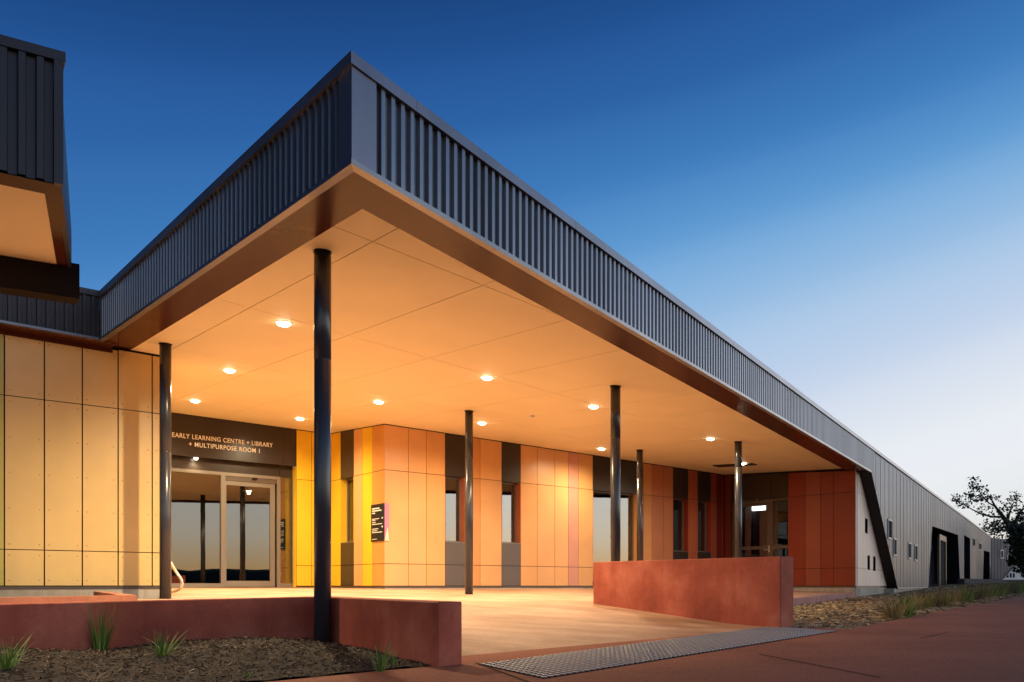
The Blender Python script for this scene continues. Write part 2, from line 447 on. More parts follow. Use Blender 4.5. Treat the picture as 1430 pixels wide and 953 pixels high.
def s_of(px): return hit(CORNER, R1, px)
def sz(px, py):
    s = s_of(px); return s, z_at(CORNER + R1 * s, py)
top1 = lambda s: 3.47 + .0067 * s
S_B, S_T = 19.05, 23.55                                       # where the parapet folds down to the ground
BASE1 = lambda s: -.075 if s < 33 else -.3
Zfold = ceil_z(CORNER + R1 * S_B)
def bot1(s):
    if s <= S_B: return ceil_z(CORNER + R1 * s)
    if s <= S_T: return Zfold + (BASE1(S_T) - Zfold) * (s - S_B) / (S_T - S_B)
    return BASE1(s)
OPEN = []; WINS = []
for (x0, x1, y0, y1) in ((1239, 1244, 728, 751), (1246.6, 1250.2, 754, 774.5), (1267.4, 1270.8, 760, 779), (1276.4, 1279.6, 763, 781.5),
                         (1358, 1361, 753, 762.5), (1367, 1369.6, 759.5, 767.5)):
    sa, za = sz(x0, y0); sb, zb_ = sz(x1, y0); _, zc = sz((x0 + x1) / 2, y1); zt_ = (za + zb_) / 2
    OPEN.append((sa, sb, (lambda s, z=zc: z), (lambda s, z=zt_: z))); WINS.append((sa, sb, zc, zt_))
def slanted(xbl, xtl, ytl, xtr, ytr, xbr):
    a, za = sz(xtl, ytl); b_, zb_ = sz(xtr, ytr); a0 = s_of(xbl); b0 = s_of(xbr)
    zbase = -.4
    def hi(s):
        if s < a: return zbase + (za - zbase) * (s - a0) / max(1e-3, a - a0)
        if s > b_: return zbase + (zb_ - zbase) * (b0 - s) / max(1e-3, b0 - b_)
        return za + (zb_ - za) * (s - a) / (b_ - a)
    return (a0, b0, (lambda s: BASE1(s)), hi), (a0, a, b_, b0, za, zb_)
REC = []
for q in ((1295.3, 1301.6, 735.4, 1337, 747.3, 1340.5), (1345.6, 1346.2, 747.8, 1354, 752.5, 1354.2), (1372.2, 1373.6, 768.8, 1381.5, 771.5, 1381.8)):
    o_, r_ = slanted(*q); OPEN.append(o_); REC.append(r_)
OPEN.sort(key=lambda o_: o_[0])
S_END = s_of(1383.4)
bm = B(); corrugated(bm, CORNER, R1, N1, .19, S_END, bot1, top1, OPEN)
tag(obj('corrugated_cladding', bm, M['slate'], bld), 'long ribbed grey metal parapet running down into a wall')
# left parapet and its return
LE = Vector((-5.36, 10.97, 0)); l1 = (LE - CORNER); L1len = l1.length; l1.normalize(); n1l = Vector((-l1.y, l1.x, 0))
top2 = lambda s: 3.47 + (3.837 - 3.47) * s / L1len
bot2 = lambda s: ceil_z(CORNER + l1 * s)
bm = B(); corrugated(bm, CORNER, l1, n1l, .14, L1len - .004, bot2, top2)
tag(obj('corrugated_cladding', bm, M['slate'], bld), 'shaded ribbed parapet on the left of the canopy corner')
l2 = -A; n2l = -L
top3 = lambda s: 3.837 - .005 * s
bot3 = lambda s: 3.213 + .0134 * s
bm = B(); corrugated(bm, LE, l2, n2l, .04, 7.0, bot3, top3)  # return parapet: its shade comes from the darker sheet colour
tag(obj('corrugated_cladding', bm, M['shaded_slate'], bld), 'ribbed parapet over the tan wall with shade painted into its colour')
# corner plates
bm = B()
det_ = N1.x * n1l.y - N1.y * n1l.x
cpt = lambda o: CORNER + Vector(((n1l.y - N1.y) * o / det_, (N1.x - n1l.x) * o / det_, 0))
for d_, n_, e_1, fb_, ft_ in ((R1, N1, .188, bot1, top1), (l1, n1l, .138, bot2, top2)):
    q = [cpt(.036), CORNER + d_ * e_1 + n_ * .036, CORNER + d_ * e_1 - n_ * .02, cpt(-.02)]
    hexa(bm, [lift(p, fb_(k)) for p, k in zip(q, (0, e_1, e_1, 0))], [lift(p, ft_(k) - .04) for p, k in zip(q, (0, e_1, e_1, 0))])
obj('corner_plate', bm, M['slate_trim'], bld)
# capping and drip flashing
def run(name, P0, d, n, s0, s1, zb, zt, o0, o1, mat, label=None, step=None):
    bm = B(); step = step or (s1 - s0); s = s0
    while s < s1 - 1e-4:
        e = min(s1, s + step - (0.004 if step < s1 - s0 else 0)); slab(bm, P0, d, n, s, e, o0, o1, zb, zt); s += step
    o = obj(name, bm, mat, bld)
    if label: o['label'] = label
    return o
def corner_pt(o):
    det = N1.x * n1l.y - N1.y * n1l.x
    return CORNER + Vector(((n1l.y - N1.y) * o / det, (N1.x - n1l.x) * o / det, 0))
run('capping', CORNER, R1, N1, .6, S_END, lambda s: top1(s) - .075, lambda s: top1(s) + .006, -.16, .052, M['slate_trim'], step=2.4)
run('capping', CORNER, l1, n1l, .6, L1len - .0, lambda s: top2(s) - .075, lambda s: top2(s) + .006, -.16, .052, M['slate_trim'], step=2.4)
for d_, n_, f_ in ((R1, N1, top1), (l1, n1l, top2)):
    bm = B(); e1_ = .597
    q = [corner_pt(.052), CORNER + d_ * e1_ + n_ * .052, CORNER + d_ * e1_ - n_ * .16, corner_pt(-.16)]
    hexa(bm, [lift(q[0], f_(0) - .075), lift(q[1], f_(e1_) - .075), lift(q[2], f_(e1_) - .075), lift(q[3], f_(0) - .075)],
         [lift(q[0], f_(0) + .006), lift(q[1], f_(e1_) + .006), lift(q[2], f_(e1_) + .006), lift(q[3], f_(0) + .006)])
    obj('capping', bm, M['slate_trim'], bld)
run('capping', LE, l2, n2l, .052, 7.0, lambda s: top3(s) - .07, lambda s: top3(s) + .006, -.16, .05, M['shaded_slate'], step=2.4)
bm = B()                                                     # fixings along the capping
for k in range(60):
    s = .55 + k * .6
    disc_stack(bm, lift(CORNER + R1 * s + N1 * .02, top1(s) + .006), [(.009, 0), (.009, .012), (.004, .017)], 8)
obj('capping_screw', bm, M['slate_trim'], bld)['kind'] = 'stuff'
run('drip_flashing', CORNER, R1, N1, .5, S_B, lambda s: bot1(s) - .012, lambda s: bot1(s) + .026, -.02, .044, M['pale_trim'])
run('drip_flashing', CORNER, l1, n1l, .5, L1len - .02, lambda s: bot2(s) - .012, lambda s: bot2(s) + .022, -.02, .044, M['slate_trim'])
for d_, n_, f_, mt in ((R1, N1, bot1, 'pale_trim'), (l1, n1l, bot2, 'slate_trim')):
    bm = B(); q = [corner_pt(.044), CORNER + d_ * .5 + n_ * .044, CORNER + d_ * .5 - n_ * .02, corner_pt(-.02)]
    hexa(bm, [lift(p, f_(k) - .012) for p, k in zip(q, (0, .5, .5, 0))], [lift(p, f_(k) + .024) for p, k in zip(q, (0, .5, .5, 0))])
    obj('drip_flashing', bm, M[mt], bld)
bm = B(); slab(bm, CORNER, l1, n1l, L1len - .07, L1len + .03, -.06, .012, bot2, lambda s: top2(s) - .05); obj('corner_plate', bm, M['slate_trim'], bld)
bm = B(); slab(bm, LE, A, -L, -.03, .12, -.12, .004, lambda s: 3.205, lambda s: 3.78); obj('corner_plate', bm, M['slate_trim'], bld)
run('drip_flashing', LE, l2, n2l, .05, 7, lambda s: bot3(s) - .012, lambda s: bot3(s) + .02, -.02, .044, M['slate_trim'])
# folded reveal where the parapet comes down to the ground
bm = B()
fa, fb = CORNER + R1 * S_B, CORNER + R1 * S_T
hexa(bm, [lift(fa + N1 * .036, Zfold), lift(fa - N1 * .50, Zfold + .0), lift(fa - N1 * .50 + R1 * .06, Zfold), lift(fa + N1 * .036 + R1 * .06, Zfold)][::-1],
     [lift(fb + N1 * .036, -.09), lift(fb - N1 * .50, -.09), lift(fb - N1 * .50 + R1 * .06, -.09), lift(fb + N1 * .036 + R1 * .06, -.09)][::-1])
tag(obj('slanted_reveal', bm, M['blade'], bld), 'dark slanted blade where the canopy folds down to the ground')
# brown soffit band round the ceiling
IC = Vector((-1.108, 6.202, 0)); IR = Vector((8.31, 21.1, 0)); IL = Vector((-5.17, 11.40, 0))
IRx = IC + (IR - IC) * 1.28
bm = B()
def cp(p, dz=0.0): return lift(p, ceil_z(p) + dz)
quad(bm, cp(CORNER, -.004), cp(CORNER + R1 * S_B, -.004), cp(IR + (IR - IC).normalized() * .9, 0), cp(IC, 0))
tag(obj('soffit_band', bm, M['soffit'], bld), 'brown metal band under the long right parapet')
bm = B()
quad(bm, cp(CORNER, -.004), cp(IC, 0), cp(IL, 0), cp(LE + l1 * .25, -.004))
tag(obj('soffit_band', bm, M['soffit'], bld), 'brown metal band under the left parapet')
bm = B()
q0 = LE + A * .16
slab(bm, q0, l2, n2l, 0, 7.2, -.30, .0, lambda s: 3.198 + .0134 * s, lambda s: 3.206 + .0134 * s)
slab(bm, q0, l2, n2l, -.02, 7.2, -.285, -.262, lambda s: 3.14 + .0134 * s, lambda s: 3.197 + .0134 * s)
tag(obj('soffit_band', bm, M['soffit'], bld), 'narrow brown soffit above the tan wall')

# ceiling of large sheets with open joints
P7 = Vector((6.1, 24.06, 0)); PR = Vector((8.74, 21.3, 0))
cpoly = [IC, IR + (PR - IR) * .0, P7 + (PR - P7) * .84, P7, AL(8.535, 15.25), AL(8.535, 17.85), AL(3.38, 17.85), AL(3.38, 12.23), IL]
cpoly = [IC, IR, P7, AL(8.535, 15.25), AL(8.535, 17.85), AL(3.38, 17.85), AL(3.38, 12.23), AL(2.92, 12.23), IL]
cxy = [(p.x, p.y) for p in cpoly]
J1 = L; J2 = Vector((math.sin(R(41.2)), math.cos(R(41.2)), 0))
nA = Vector((J1.y, -J1.x, 0)); nB = Vector((J2.y, -J2.x, 0))
cA = [nA.dot(on_ceiling(*p)) for p in ((404.6, 400), (663.9, 400), (700, 472.2), (774.5, 548.8), (860, 489))]
c_a = sorted(cA[:3]); stepA = (c_a[2] - c_a[0]) / 2
lnA = [c_a[0] + stepA * k for k in range(-6, 16)]
cB = sorted(nB.dot(on_ceiling(*p)) for p in ((598.5, 500.7), (620, 377), (359.3, 512.4)))
stepB = (cB[2] - cB[0]) / 2
lnB = [cB[0] + stepB * k for k in range(-14, 16)]
bm = B(); gpx = .0045
for a0, a1 in zip(lnA, lnA[1:]):
    for b0, b1 in zip(lnB, lnB[1:]):
        q = clip(cxy, nA.x, nA.y, a1 - gpx); q = q and clip(q, -nA.x, -nA.y, -(a0 + gpx))
        q = q and clip(q, nB.x, nB.y, b1 - gpx); q = q and clip(q, -nB.x, -nB.y, -(b0 + gpx))
        if not q or len(q) < 3: continue
        lo = [bm.verts.new((x, y, ceil_z(Vector((x, y, 0))))) for x, y in q]
        hi = [bm.verts.new((x, y, ceil_z(Vector((x, y, 0))) + .012)) for x, y in q]
        try:
            bm.faces.new(lo); bm.faces.new(hi[::-1])
            for k in range(len(q)): bm.faces.new((lo[k], hi[k], hi[(k + 1) % len(q)], lo[(k + 1) % len(q)]))
        except ValueError: pass
tag(obj('ceiling', bm, M['ceiling'], bld), 'pale canopy ceiling of large sheets glowing under downlights')
bm = B(); bm.faces.new([bm.verts.new((p.x, p.y, ceil_z(p) + .03)) for p in cpoly])
obj('ceiling_backing', bm, M['gap'], bld)
# roof deck
bm = B()
RE = CORNER + R1 * 30
rp = [CORNER + (R1 + l1).normalized() * .3, RE - N1 * .08, RE - N1 * 14, AL(12, 32), AL(-9, 32), LE + l2 * 8 + L * .14, LE + L * .14 + A * .16]
vs = [bm.verts.new((p.x, p.y, ceil_z(p) + .42)) for p in rp]; bm.faces.new(vs)
wr = [RE - N1 * .08, CORNER + R1 * S_END - N1 * .08, CORNER + R1 * S_END - N1 * 12, RE - N1 * 12]
bm.faces.new([bm.verts.new((p.x, p.y, top1((p - CORNER).dot(R1)) - .25)) for p in wr])
obj('roof_deck', bm, M['roof'], bld)
bm = B()                                                     # end and back of the wing
e_ = CORNER + R1 * S_END
quad(bm, lift(e_, -.3), lift(e_ - N1 * 12, -.3), lift(e_ - N1 * 12, 3.7), lift(e_, 3.9))
quad(bm, lift(e_ - N1 * 12, -.3), lift(RE - N1 * 12, -.3), lift(RE - N1 * 12, 3.6), lift(e_ - N1 * 12, 3.7))
quad(bm, AL(-9, 32, -.3), AL(12, 32, -.3), AL(12, 32, 4.6), AL(-9, 32, 4.6))
obj('rear_wall', bm, M['slate'], bld)

# ---- windows and door recesses of the metal wing
for (sa, sb, z0, z1) in WINS:
    P0 = CORNER
    bm = B(); w = .05
    for (t0, t1, y0, y1) in ((sa - w, sa, z0 - w, z1 + w), (sb, sb + w, z0 - w, z1 + w), (sa, sb, z1, z1 + w), (sa, sb, z0 - w, z0)):
        slab(bm, P0, R1, N1, t0, t1, -.12, .042, y0, y1)
    fr = obj('window', bm, M['window_trim'], bld); fr['label'] = 'slim window with a white frame in the metal wall'
    bm = B(); slab(bm, P0, R1, N1, sa, sb, .0, .008, z0, z1); obj('pane', bm, M['wing_door'], fr)
    bm = B(); slab(bm, P0, R1, N1, sa - .1, sb + .1, -.9, -.85, z0 - .1, z1 + .1); obj('window_backing', bm, M['room'], fr)
for i, (a0, a, b_, b0, za, zb_) in enumerate(REC):
    bm = B(); dp = 1.1 if i == 0 else .8
    f0 = [CORNER + R1 * s for s in (a0, b0, b_, a)]; zz = [-.4, -.4, zb_, za]
    fr = [lift(p + N1 * .03, z) for p, z in zip(f0, zz)]; bk = [lift(p - N1 * dp, z) for p, z in zip(f0, zz)]
    for k in range(4): quad(bm, fr[k], fr[(k + 1) % 4], bk[(k + 1) % 4], bk[k])
    quad(bm, *bk)
    rc = obj('door_recess', bm, M['wing_door'], bld)
    if i == 0:
        s0, s1 = s_of(1321), s_of(1330)
        bm = B()
        for t0, t1 in ((s0, s0 + .25), (s1 - .25, s1)): slab(bm, CORNER, R1, N1, t0, t1, -.35, -.25, -.3, 2.35)
        slab(bm, CORNER, R1, N1, s0 + .25, s1 - .25, -.35, -.25, 2.1, 2.35)
        d_ = obj('door', bm, M['alu_dark'], bld)
        bm = B(); slab(bm, CORNER, R1, N1, s0 + .25, s1 - .25, -.32, -.31, -.3, 2.1); obj('pane', bm, M['wing_door'], d_)

# ---- coloured panel walls
ZJ = (.0, .461, 2.40)
def panel(P0, d, n, t0, t1, mat, label=None, zs=ZJ, top=None, rivets=False, gap=.0055):
    """one strip of cladding from floor to ceiling: three sheets with open joints, one mesh"""
    bm = B()
    vg = .008 if rivets else gap
    topf = top or (lambda t: ceil_z(P0 + d * t) - .018)
    bands = [(zs[i], zs[i + 1]) for i in range(len(zs) - 1)] + [(zs[-1], topf)]
    for z0, z1 in bands:
        zz1 = z1 if callable(z1) else z1 - gap
        slab(bm, P0, d, n, t0 + vg, t1 - vg, -.010, 0, z0 + gap, zz1)
        if rivets:
            zt = z1(t0) if callable(z1) else z1
            k = max(2, round((zt - z0) / .55) + 1)
            for i in range(k):
                z = z0 + .07 + (zt - z0 - .14) * i / (k - 1)
                for t in (t0 + .055, t1 - .055):
                    disc_stack(bm, lift(P0 + d * t, z), [(.009, 0), (.0075, .004)], 8, n, 1)
    o = obj('cladding_panel', bm, [mat, M['rivet']], bld)
    if label: o['label'] = label
    return o
backing = B()
def back(P0, d, n, t0, t1, z0=-.1, z1=None):
    slab(backing, P0, d, n, t0, t1, -.16, -.03, z0, z1 or (lambda t: ceil_z(P0 + d * t) + .02))
def niche(P0, d, n, t0, t1, z0, z1, depth=2.0, o=-.17, parent=None):
    """dark room behind a window"""
    bm = B(); e = .3
    a, b_ = P0 + d * (t0 - e) + n * o, P0 + d * (t1 + e) + n * o
    c_, d_ = b_ - n * depth, a - n * depth
    for p, q in ((a, d_), (d_, c_), (c_, b_)): quad(bm, lift(p, z0), lift(q, z0), lift(q, z1), lift(p, z1))
    quad(bm, lift(a, z1), lift(b_, z1), lift(c_, z1), lift(d_, z1)); quad(bm, lift(a, z0), lift(b_, z0), lift(c_, z0), lift(d_, z0), mi=1)
    return obj('room', bm, [M['room'], M['room_floor']], parent or bld)
def window(P0, d, n, t0, t1, z0, z1, reveal, dep=.15, fr=.035, nm='window', label=None, mat='glass'):
    """recessed window: coloured reveal, aluminium frame, pane, sill"""
    bm = B(); slab(bm, P0, d, n, t0 + .002, t0 + .012, -dep, -.001, z0, z1); obj('window_reveal', bm, reveal, bld)
    bm = B(); slab(bm, P0, d, n, t1 - .012, t1 - .002, -dep, -.001, z0, z1); rv = obj('window_reveal', bm, reveal, bld)
    bm = B()
    slab(bm, P0, d, n, t0 + .002, t1 - .002, -dep, -.002, z1 - .004, z1 + .008)
    obj('head_flashing', bm, M['dark_panel'], rv)
    bm = B(); a, b_ = t0 + .013, t1 - .013
    slab(bm, P0, d, n, a, a + fr, -dep, -dep + .05, z0, z1); slab(bm, P0, d, n, b_ - fr, b_, -dep, -dep + .05, z0, z1)
    slab(bm, P0, d, n, a + fr, b_ - fr, -dep, -dep + .05, z0, z0 + fr); slab(bm, P0, d, n, a + fr, b_ - fr, -dep, -dep + .05, z1 - fr, z1 - .005)
    f = obj(nm, bm, M['alu'], bld)
    if label: f['label'] = label
    bm = B(); slab(bm, P0, d, n, a + fr, b_ - fr, -dep + .02, -dep + .026, z0 + fr, z1 - fr); obj('pane', bm, M[mat], f)
    bm = B(); slab(bm, P0, d, n, a, b_, -dep + .05, .004, z0 - .006, z0 + .010); obj('sill', bm, M['alu'], f)
    niche(P0, d, n, t0, t1, -.05, 2.7, parent=f)

# tan wall (left), 12.23
PT = AL(0, 12.23); nT = -L
xs_ = [-60, 6.2, 62, 115, 165, 212.6]; tt = [ua_at(x, 12.23) for x in xs_] + [3.38]
tt = [tt[0] - 4.0, tt[0] - 3.2, tt[0] - 2.4, tt[0] - 1.6, tt[0] - .8] + tt
topT = lambda t: 3.128 + .006 * max(0, 3.0 - t)
topT2 = lambda t: ceil_z(PT + A * t) - .03
for i in range(len(tt) - 1):
    last = i >= len(tt) - 3
    tf = (lambda t: min(topT2(t), 3.215)) if last else (lambda t: 3.185 - .0)
    pm, lb = (P['lime'], 'lime yellow panel at the left edge') if tt[i + 1] < ua_at(20, 12.23) else (P['tan'], 'tan panel with rivets')
    panel(PT, A, nT, tt[i], tt[i + 1], pm, lb, top=tf, rivets=True)
back(PT, A, nT, tt[0], 3.38, -.04)
# alcove side wall
PS = AL(3.38, 0); 
for t0, t1 in ((12.235, 13.2), (13.2, 14.2), (14.2, 15.2), (15.2, 16.4), (16.4, 17.85)): panel(PS, L, A, t0, t1, P['tan'])
back(PS, L, A, 12.4, 18.2)
# entrance wall
UE = 17.85; PE = AL(0, UE); uR = ua_at(414, UE)
panel(PE, A, -L, uR, ua_at(435.2, UE), P['yellow'], 'yellow panel right of the entrance'); panel(PE, A, -L, ua_at(435.2, UE), 8.535, P['yellow'])
back(PE, A, -L, uR + .02, 8.6)
# return wall
PRt = AL(8.535, 0); nR = -A
def ret(px): return ul_at(px, 8.535)
Yz = {}
strips = [(17.845, ret(475.5), 'yellow'), (ret(494), ret(506), 'orange'), (ret(506), ret(520), 'yellow'), (ret(520), 15.25, 'amber')]
for a, b_, c_ in strips: panel(PRt, L, nR, min(a, b_), max(a, b_), P[c_], c_ + ' panel')
w0, w1 = ret(494), ret(475.5)
def z_on(P0, d, t, py): return z_at(P0 + d * t, py)
zs0 = z_on(PRt, L, (w0 + w1) / 2, 758)
panel(PRt, L, nR, w0, w1, M['dark_panel'], 'dark brown panel above the window', zs=(2.40,)); panel(PRt, L, nR, w0, w1, M['dark_panel'], 'dark brown panel below the window', zs=(0, .461), top=lambda t: zs0)
window(PRt, L, nR, w0, w1, zs0, 2.40, P['yellow'], dep=.20, label='narrow window in the yellow return wall')
back(PRt, L, nR, 15.3, w0); back(PRt, L, nR, w1, 17.9); back(PRt, L, nR, w0, w1, -.1, lambda t: zs0 - .01); back(PRt, L, nR, w0, w1, 2.42)
# long orange wall
U = 15.25; PA = AL(0, U); nA_ = -L
def wa(px): return ua_at(px, U)
strips = [(536.6, 570.5, 'peach'), (570.5, 595.4, 'peach'), (595.4, 621.6, 'orange'), (649.6, 670.6, 'deep'), (670.6, 700.6, 'orange'),
          (727.2, 750.3, 'orange'), (750.3, 774.8, 'peach'), (774.8, 793.7, 'peach'), (793.7, 807.6, 'pink'), (807.6, 827.9, 'orange'),
          (891, 899, 'salmon'), (899, 910.5, 'deep'), (910.5, 926.6, 'salmon'), (926.6, 940, 'salmon'), (961, 974.5, 'rust'),
          (992.5, 1001, 'brick'), (1001, 1008, 'crimson'), (1008, 1012, 'red')]
for a, b_, c_ in strips:
    t1 = wa(b_) if b_ < 1012 else 19.575
    t0 = wa(a) if a > 540 else 8.535
    panel(PA, A, nA_, t0, t1, P[c_], c_ + ' coloured panel'); back(PA, A, nA_, t0 + (.1 if a < 540 else 0), t1)
for (a, b_, ys, dark, low, rv) in ((621.6, 649.6, 757.5, 'dark_panel', 'grey_panel', 'rust'), (700.6, 727.2, 759, 'dark_panel', 'grey_panel', 'rust'),
                           (827.9, 891, None, 'dark_panel', None, 'deep'), (940, 961, 770.5, 'dark_panel', 'dark_panel', 'red'), (974.5, 992.5, 771, 'dark_panel', 'dark_panel', 'red')):
    t0, t1 = wa(a), wa(b_)
    panel(PA, A, nA_, t0, t1, M[dark], 'dark brown panel above a window', zs=(2.40,)); back(PA, A, nA_, t0, t1, 2.42)
    z0 = z_on(PA, A, (t0 + t1) / 2, ys) if ys else .12
    if ys:
        panel(PA, A, nA_, t0, t1, M[low], 'grey panel below a window', zs=(0, .461), top=lambda t, z=z0: z)
        back(PA, A, nA_, t0, t1, -.1, lambda t, z=z0: z - .01)
    window(PA, A, nA_, t0, t1, z0, 2.40, P[rv], dep=.20, label='narrow recessed window' if b_ - a < 40 else 'wide full height window mirroring the sky')
# red wall with the side door
dR = (PR - P7); RL = dR.length; dR.normalize(); nRd = Vector((dR.y, -dR.x, 0))
if nRd.dot(Vector((-.2, -1, 0))) < 0: nRd = -nRd
def wr_(px): return hit(P7, dR, px)
for a, b_, c_ in ((1012, 1021, 'crimson'), (1100.6, 1124.4, 'red'), (1124.4, 1146, 'brick'), (1146, 1163.9, 'red'), (1163.9, 1196, 'red')):
    t0 = wr_(a) if a > 1013 else .005
    t1 = wr_(b_) if b_ < 1190 else RL
    panel(P7, dR, nRd, t0, t1, P[c_], ('brick' if c_ == 'brick' else 'deep red') + ' panel', top=lambda t: ceil_z(P7 + dR * t) - .014); back(P7, dR, nRd, t0, t1 - (.03 if b_ > 1190 else 0))
d0, d1, dm = wr_(1021), wr_(1100.6), wr_(1076.5)
panel(P7, dR, nRd, d0, dm, M['dark_panel'], zs=(2.40,)); panel(P7, dR, nRd, dm, d1, M['dark_panel'], zs=(2.40,)); back(P7, dR, nRd, d0, d1, 2.42)
bm = B(); zf = -.07
for t0, t1 in ((d0, d0 + .06), (dm - .03, dm + .03), (d1 - .03, d1)): slab(bm, P7, dR, nRd, t0, t1, -.14, -.05, zf, 2.395)
slab(bm, P7, dR, nRd, d0 + .06, dm - .03, -.14, -.05, 2.33, 2.395); slab(bm, P7, dR, nRd, dm + .03, d1 - .03, -.14, -.05, 2.33, 2.395)
slab(bm, P7, dR, nRd, dm + .03, d1 - .03, -.13, -.06, 1.02, 1.11); slab(bm, P7, dR, nRd, dm + .03, d1 - .03, -.13, -.06, zf, .05)
fr = obj('door_frame', bm, M['alu_dark'], bld)
bm = B(); slab(bm, P7, dR, nRd, dm + .03, d1 - .03, -.10, -.094, .05, 1.02); obj('pane', bm, M['glass_door'], fr); bm = B(); slab(bm, P7, dR, nRd, dm + .03, d1 - .03, -.10, -.094, 1.11, 2.33); obj('pane', bm, M['glass_door'], fr)
bm = B(); a, b_ = d0 + .065, dm - .035
slab(bm, P7, dR, nRd, a, a + .09, -.12, -.07, zf + .01, 2.325); slab(bm, P7, dR, nRd, b_ - .11, b_, -.12, -.07, zf + .01, 2.325)
slab(bm, P7, dR, nRd, a + .09, b_ - .11, -.12, -.07, zf + .01, .12); slab(bm, P7, dR, nRd, a + .09, b_ - .11, -.12, -.07, 2.23, 2.325); slab(bm, P7, dR, nRd, a + .09, b_ - .11, -.12, -.07, 1.02, 1.11)
dr = obj('door', bm, M['alu_dark'], bld)
bm = B(); slab(bm, P7, dR, nRd, a + .09, b_ - .11, -.10, -.094, .12, 1.02); obj('pane', bm, M['glass_door'], dr); bm = B(); slab(bm, P7, dR, nRd, a + .09, b_ - .11, -.10, -.094, 1.11, 2.23); obj('pane', bm, M['glass_door'], dr)
bm = B(); h0 = P7 + dR * (b_ - .055)
slab(bm, P7, dR, nRd, b_ - .075, b_ - .035, -.07, -.06, .93, 1.11)
tube(bm, [lift(h0 + nRd * -.06, 1.0), lift(h0 + nRd * -.01, 1.0)], .012, 8); tube(bm, [lift(h0 + nRd * -.01, 1.0), lift(h0 + nRd * -.01 - dR * .14, .995)], .011, 8)
obj('handle', bm, M['steel'], dr)
niche(P7, dR, nRd, d0, d1, -.06, 2.75, depth=4.0)
# pale wall behind the blade
PL = PR; nL = N1
LW = []
for (x0, x1, y0, y1) in ((1207.9, 1212, 724.5, 745), (1211.4, 1215, 776, 796.3), (1219.3, 1223, 777.4, 797.5)):
    t0, t1 = hit(PR, R1, x0), hit(PR, R1, x1); pm = PR + R1 * (t0 + t1) / 2
    LW.append((t0, t1, z_at(pm, y1), z_at(pm, y0)))
edges = [0.004, .55, 1.02, 1.5, 2.0, 2.45, 2.9, 3.35, 3.8, 4.3, 4.8, 5.4]
cutset = sorted(set(edges + [q for w in LW for q in w[:2]]))
bm = B()
for a, b_ in zip(cutset, cutset[1:]):
    if b_ - a < .005: continue
    mid = (a + b_) / 2; rows = [(0, .457), (.465, 2.396), (2.404, 3.0)]
    holes = [(w[2], w[3]) for w in LW if w[0] < mid < w[1]]
    for z0, z1 in rows:
        segs = [(z0, z1)]
        for h0, h1 in holes:
            ns = []
            for s0, s1 in segs:
                if h1 <= s0 or h0 >= s1: ns.append((s0, s1)); continue
                if h0 > s0: ns.append((s0, h0))
                if h1 < s1: ns.append((h1, s1))
            segs = ns
        ga = .004 if any(abs(a - e) < 1e-6 for e in edges) else 0; gb = .004 if any(abs(b_ - e) < 1e-6 for e in edges) else 0
        for s0, s1 in segs: slab(bm, PR, R1, N1, a + ga, b_ - gb, -.012, 0, s0, s1)
tag(obj('cladding_panel', bm, M['pale_panel'], bld), 'pale cream boarded wall behind the slanted blade')
bm = B(); slab(bm, PR, R1, N1, .02, 5.4, -.06, -.05, -.1, 3.0); obj('wall_backing', bm, M['gap'], bld)
for (t0, t1, z0, z1) in LW:
    bm = B(); slab(bm, PR, R1, N1, t0, t1, -.045, -.04, z0, z1)
    tag(obj('window', bm, M['glass_dark'], bld), 'tiny slot window in the pale wall')
back(PA, A, nA_, 19.35, 19.9); back(P7, dR, nRd, -.25, .05)
obj('wall_backing', backing, M['gap'], bld)

# entrance: header with lettering, recessed doors
uL = 3.4; UD = 18.03; PD = AL(0, UD)
bm = B()
mids = [uL, 4.1, ua_at(396.5, UE), uR - .004]
for a, b_ in zip(mids, mids[1:]):
    slab(bm, PE, A, -L, a, b_ - .005, -.03, 0, 2.69, lambda t: ceil_z(PE + A * t) - .015)
slab(bm, PE, A, -L, uL, uR - .004, -.17, -.032, 2.70, lambda t: ceil_z(PE + A * t) + .02)
slab(bm, PE, A, -L, uL, uR - .004, -.40, -.171, 2.696, 2.72)
obj('entrance_header', bm, M['dark_panel'], bld)
bm = B(); slab(bm, PE, A, -L, uR - .010, uR - .002, -.2, -.011, -.03, 2.69)
tag(obj('window_reveal', bm, P['yellow'], bld), 'yellow reveal beside the entrance')
bm = B()
def ud(px): return ua_at(px, UD)
x_m, x_r = ud(311.4), ud(388.8)
for t0, t1 in ((uL, uL + .06), (ua_at(200, UD) - .03, ua_at(200, UD) + .03), (x_m - .045, x_m + .045), (x_r - .04, x_r + .04), (ud(408.2), uR - .012)):
    slab(bm, PD, A, -L, t0, t1, -.08, .02, -.03, 2.445)
for a, b_ in ((uL + .06, ua_at(200, UD) - .03), (ua_at(200, UD) + .03, x_m - .045), (x_m + .045, x_r - .04)):
    slab(bm, PD, A, -L, a, b_, -.08, .018, 2.375, 2.445); 
for a, b_ in ((uL + .06, ua_at(200, UD) - .03), (ua_at(200, UD) + .03, x_m - .045), (x_r + .04, ud(408.2))):
    slab(bm, PD, A, -L, a, b_, -.08, .018, -.03, .055)
ef = obj('entrance_frame', bm, M['alu'], bld)
bm = B()
slab(bm, PD, A, -L, uL, x_r + .035, -.06, -.01, 2.447, 2.695); slab(bm, PD, A, -L, x_r + .042, uR - .012, -.06, -.01, 2.447, 2.695)
obj('transom_panel', bm, M['dark_panel'], ef)
bm = B()
for a, b_ in ((uL + .06, ua_at(200, UD) - .03), (ua_at(200, UD) + .03, x_m - .045)): bm = B(); slab(bm, PD, A, -L, a, b_, -.035, -.028, .055, 2.375); obj('pane', bm, M['glass'], ef)
bm = B(); slab(bm, PD, A, -L, x_r + .04, ud(408.2), -.035, -.028, .055, 2.445)
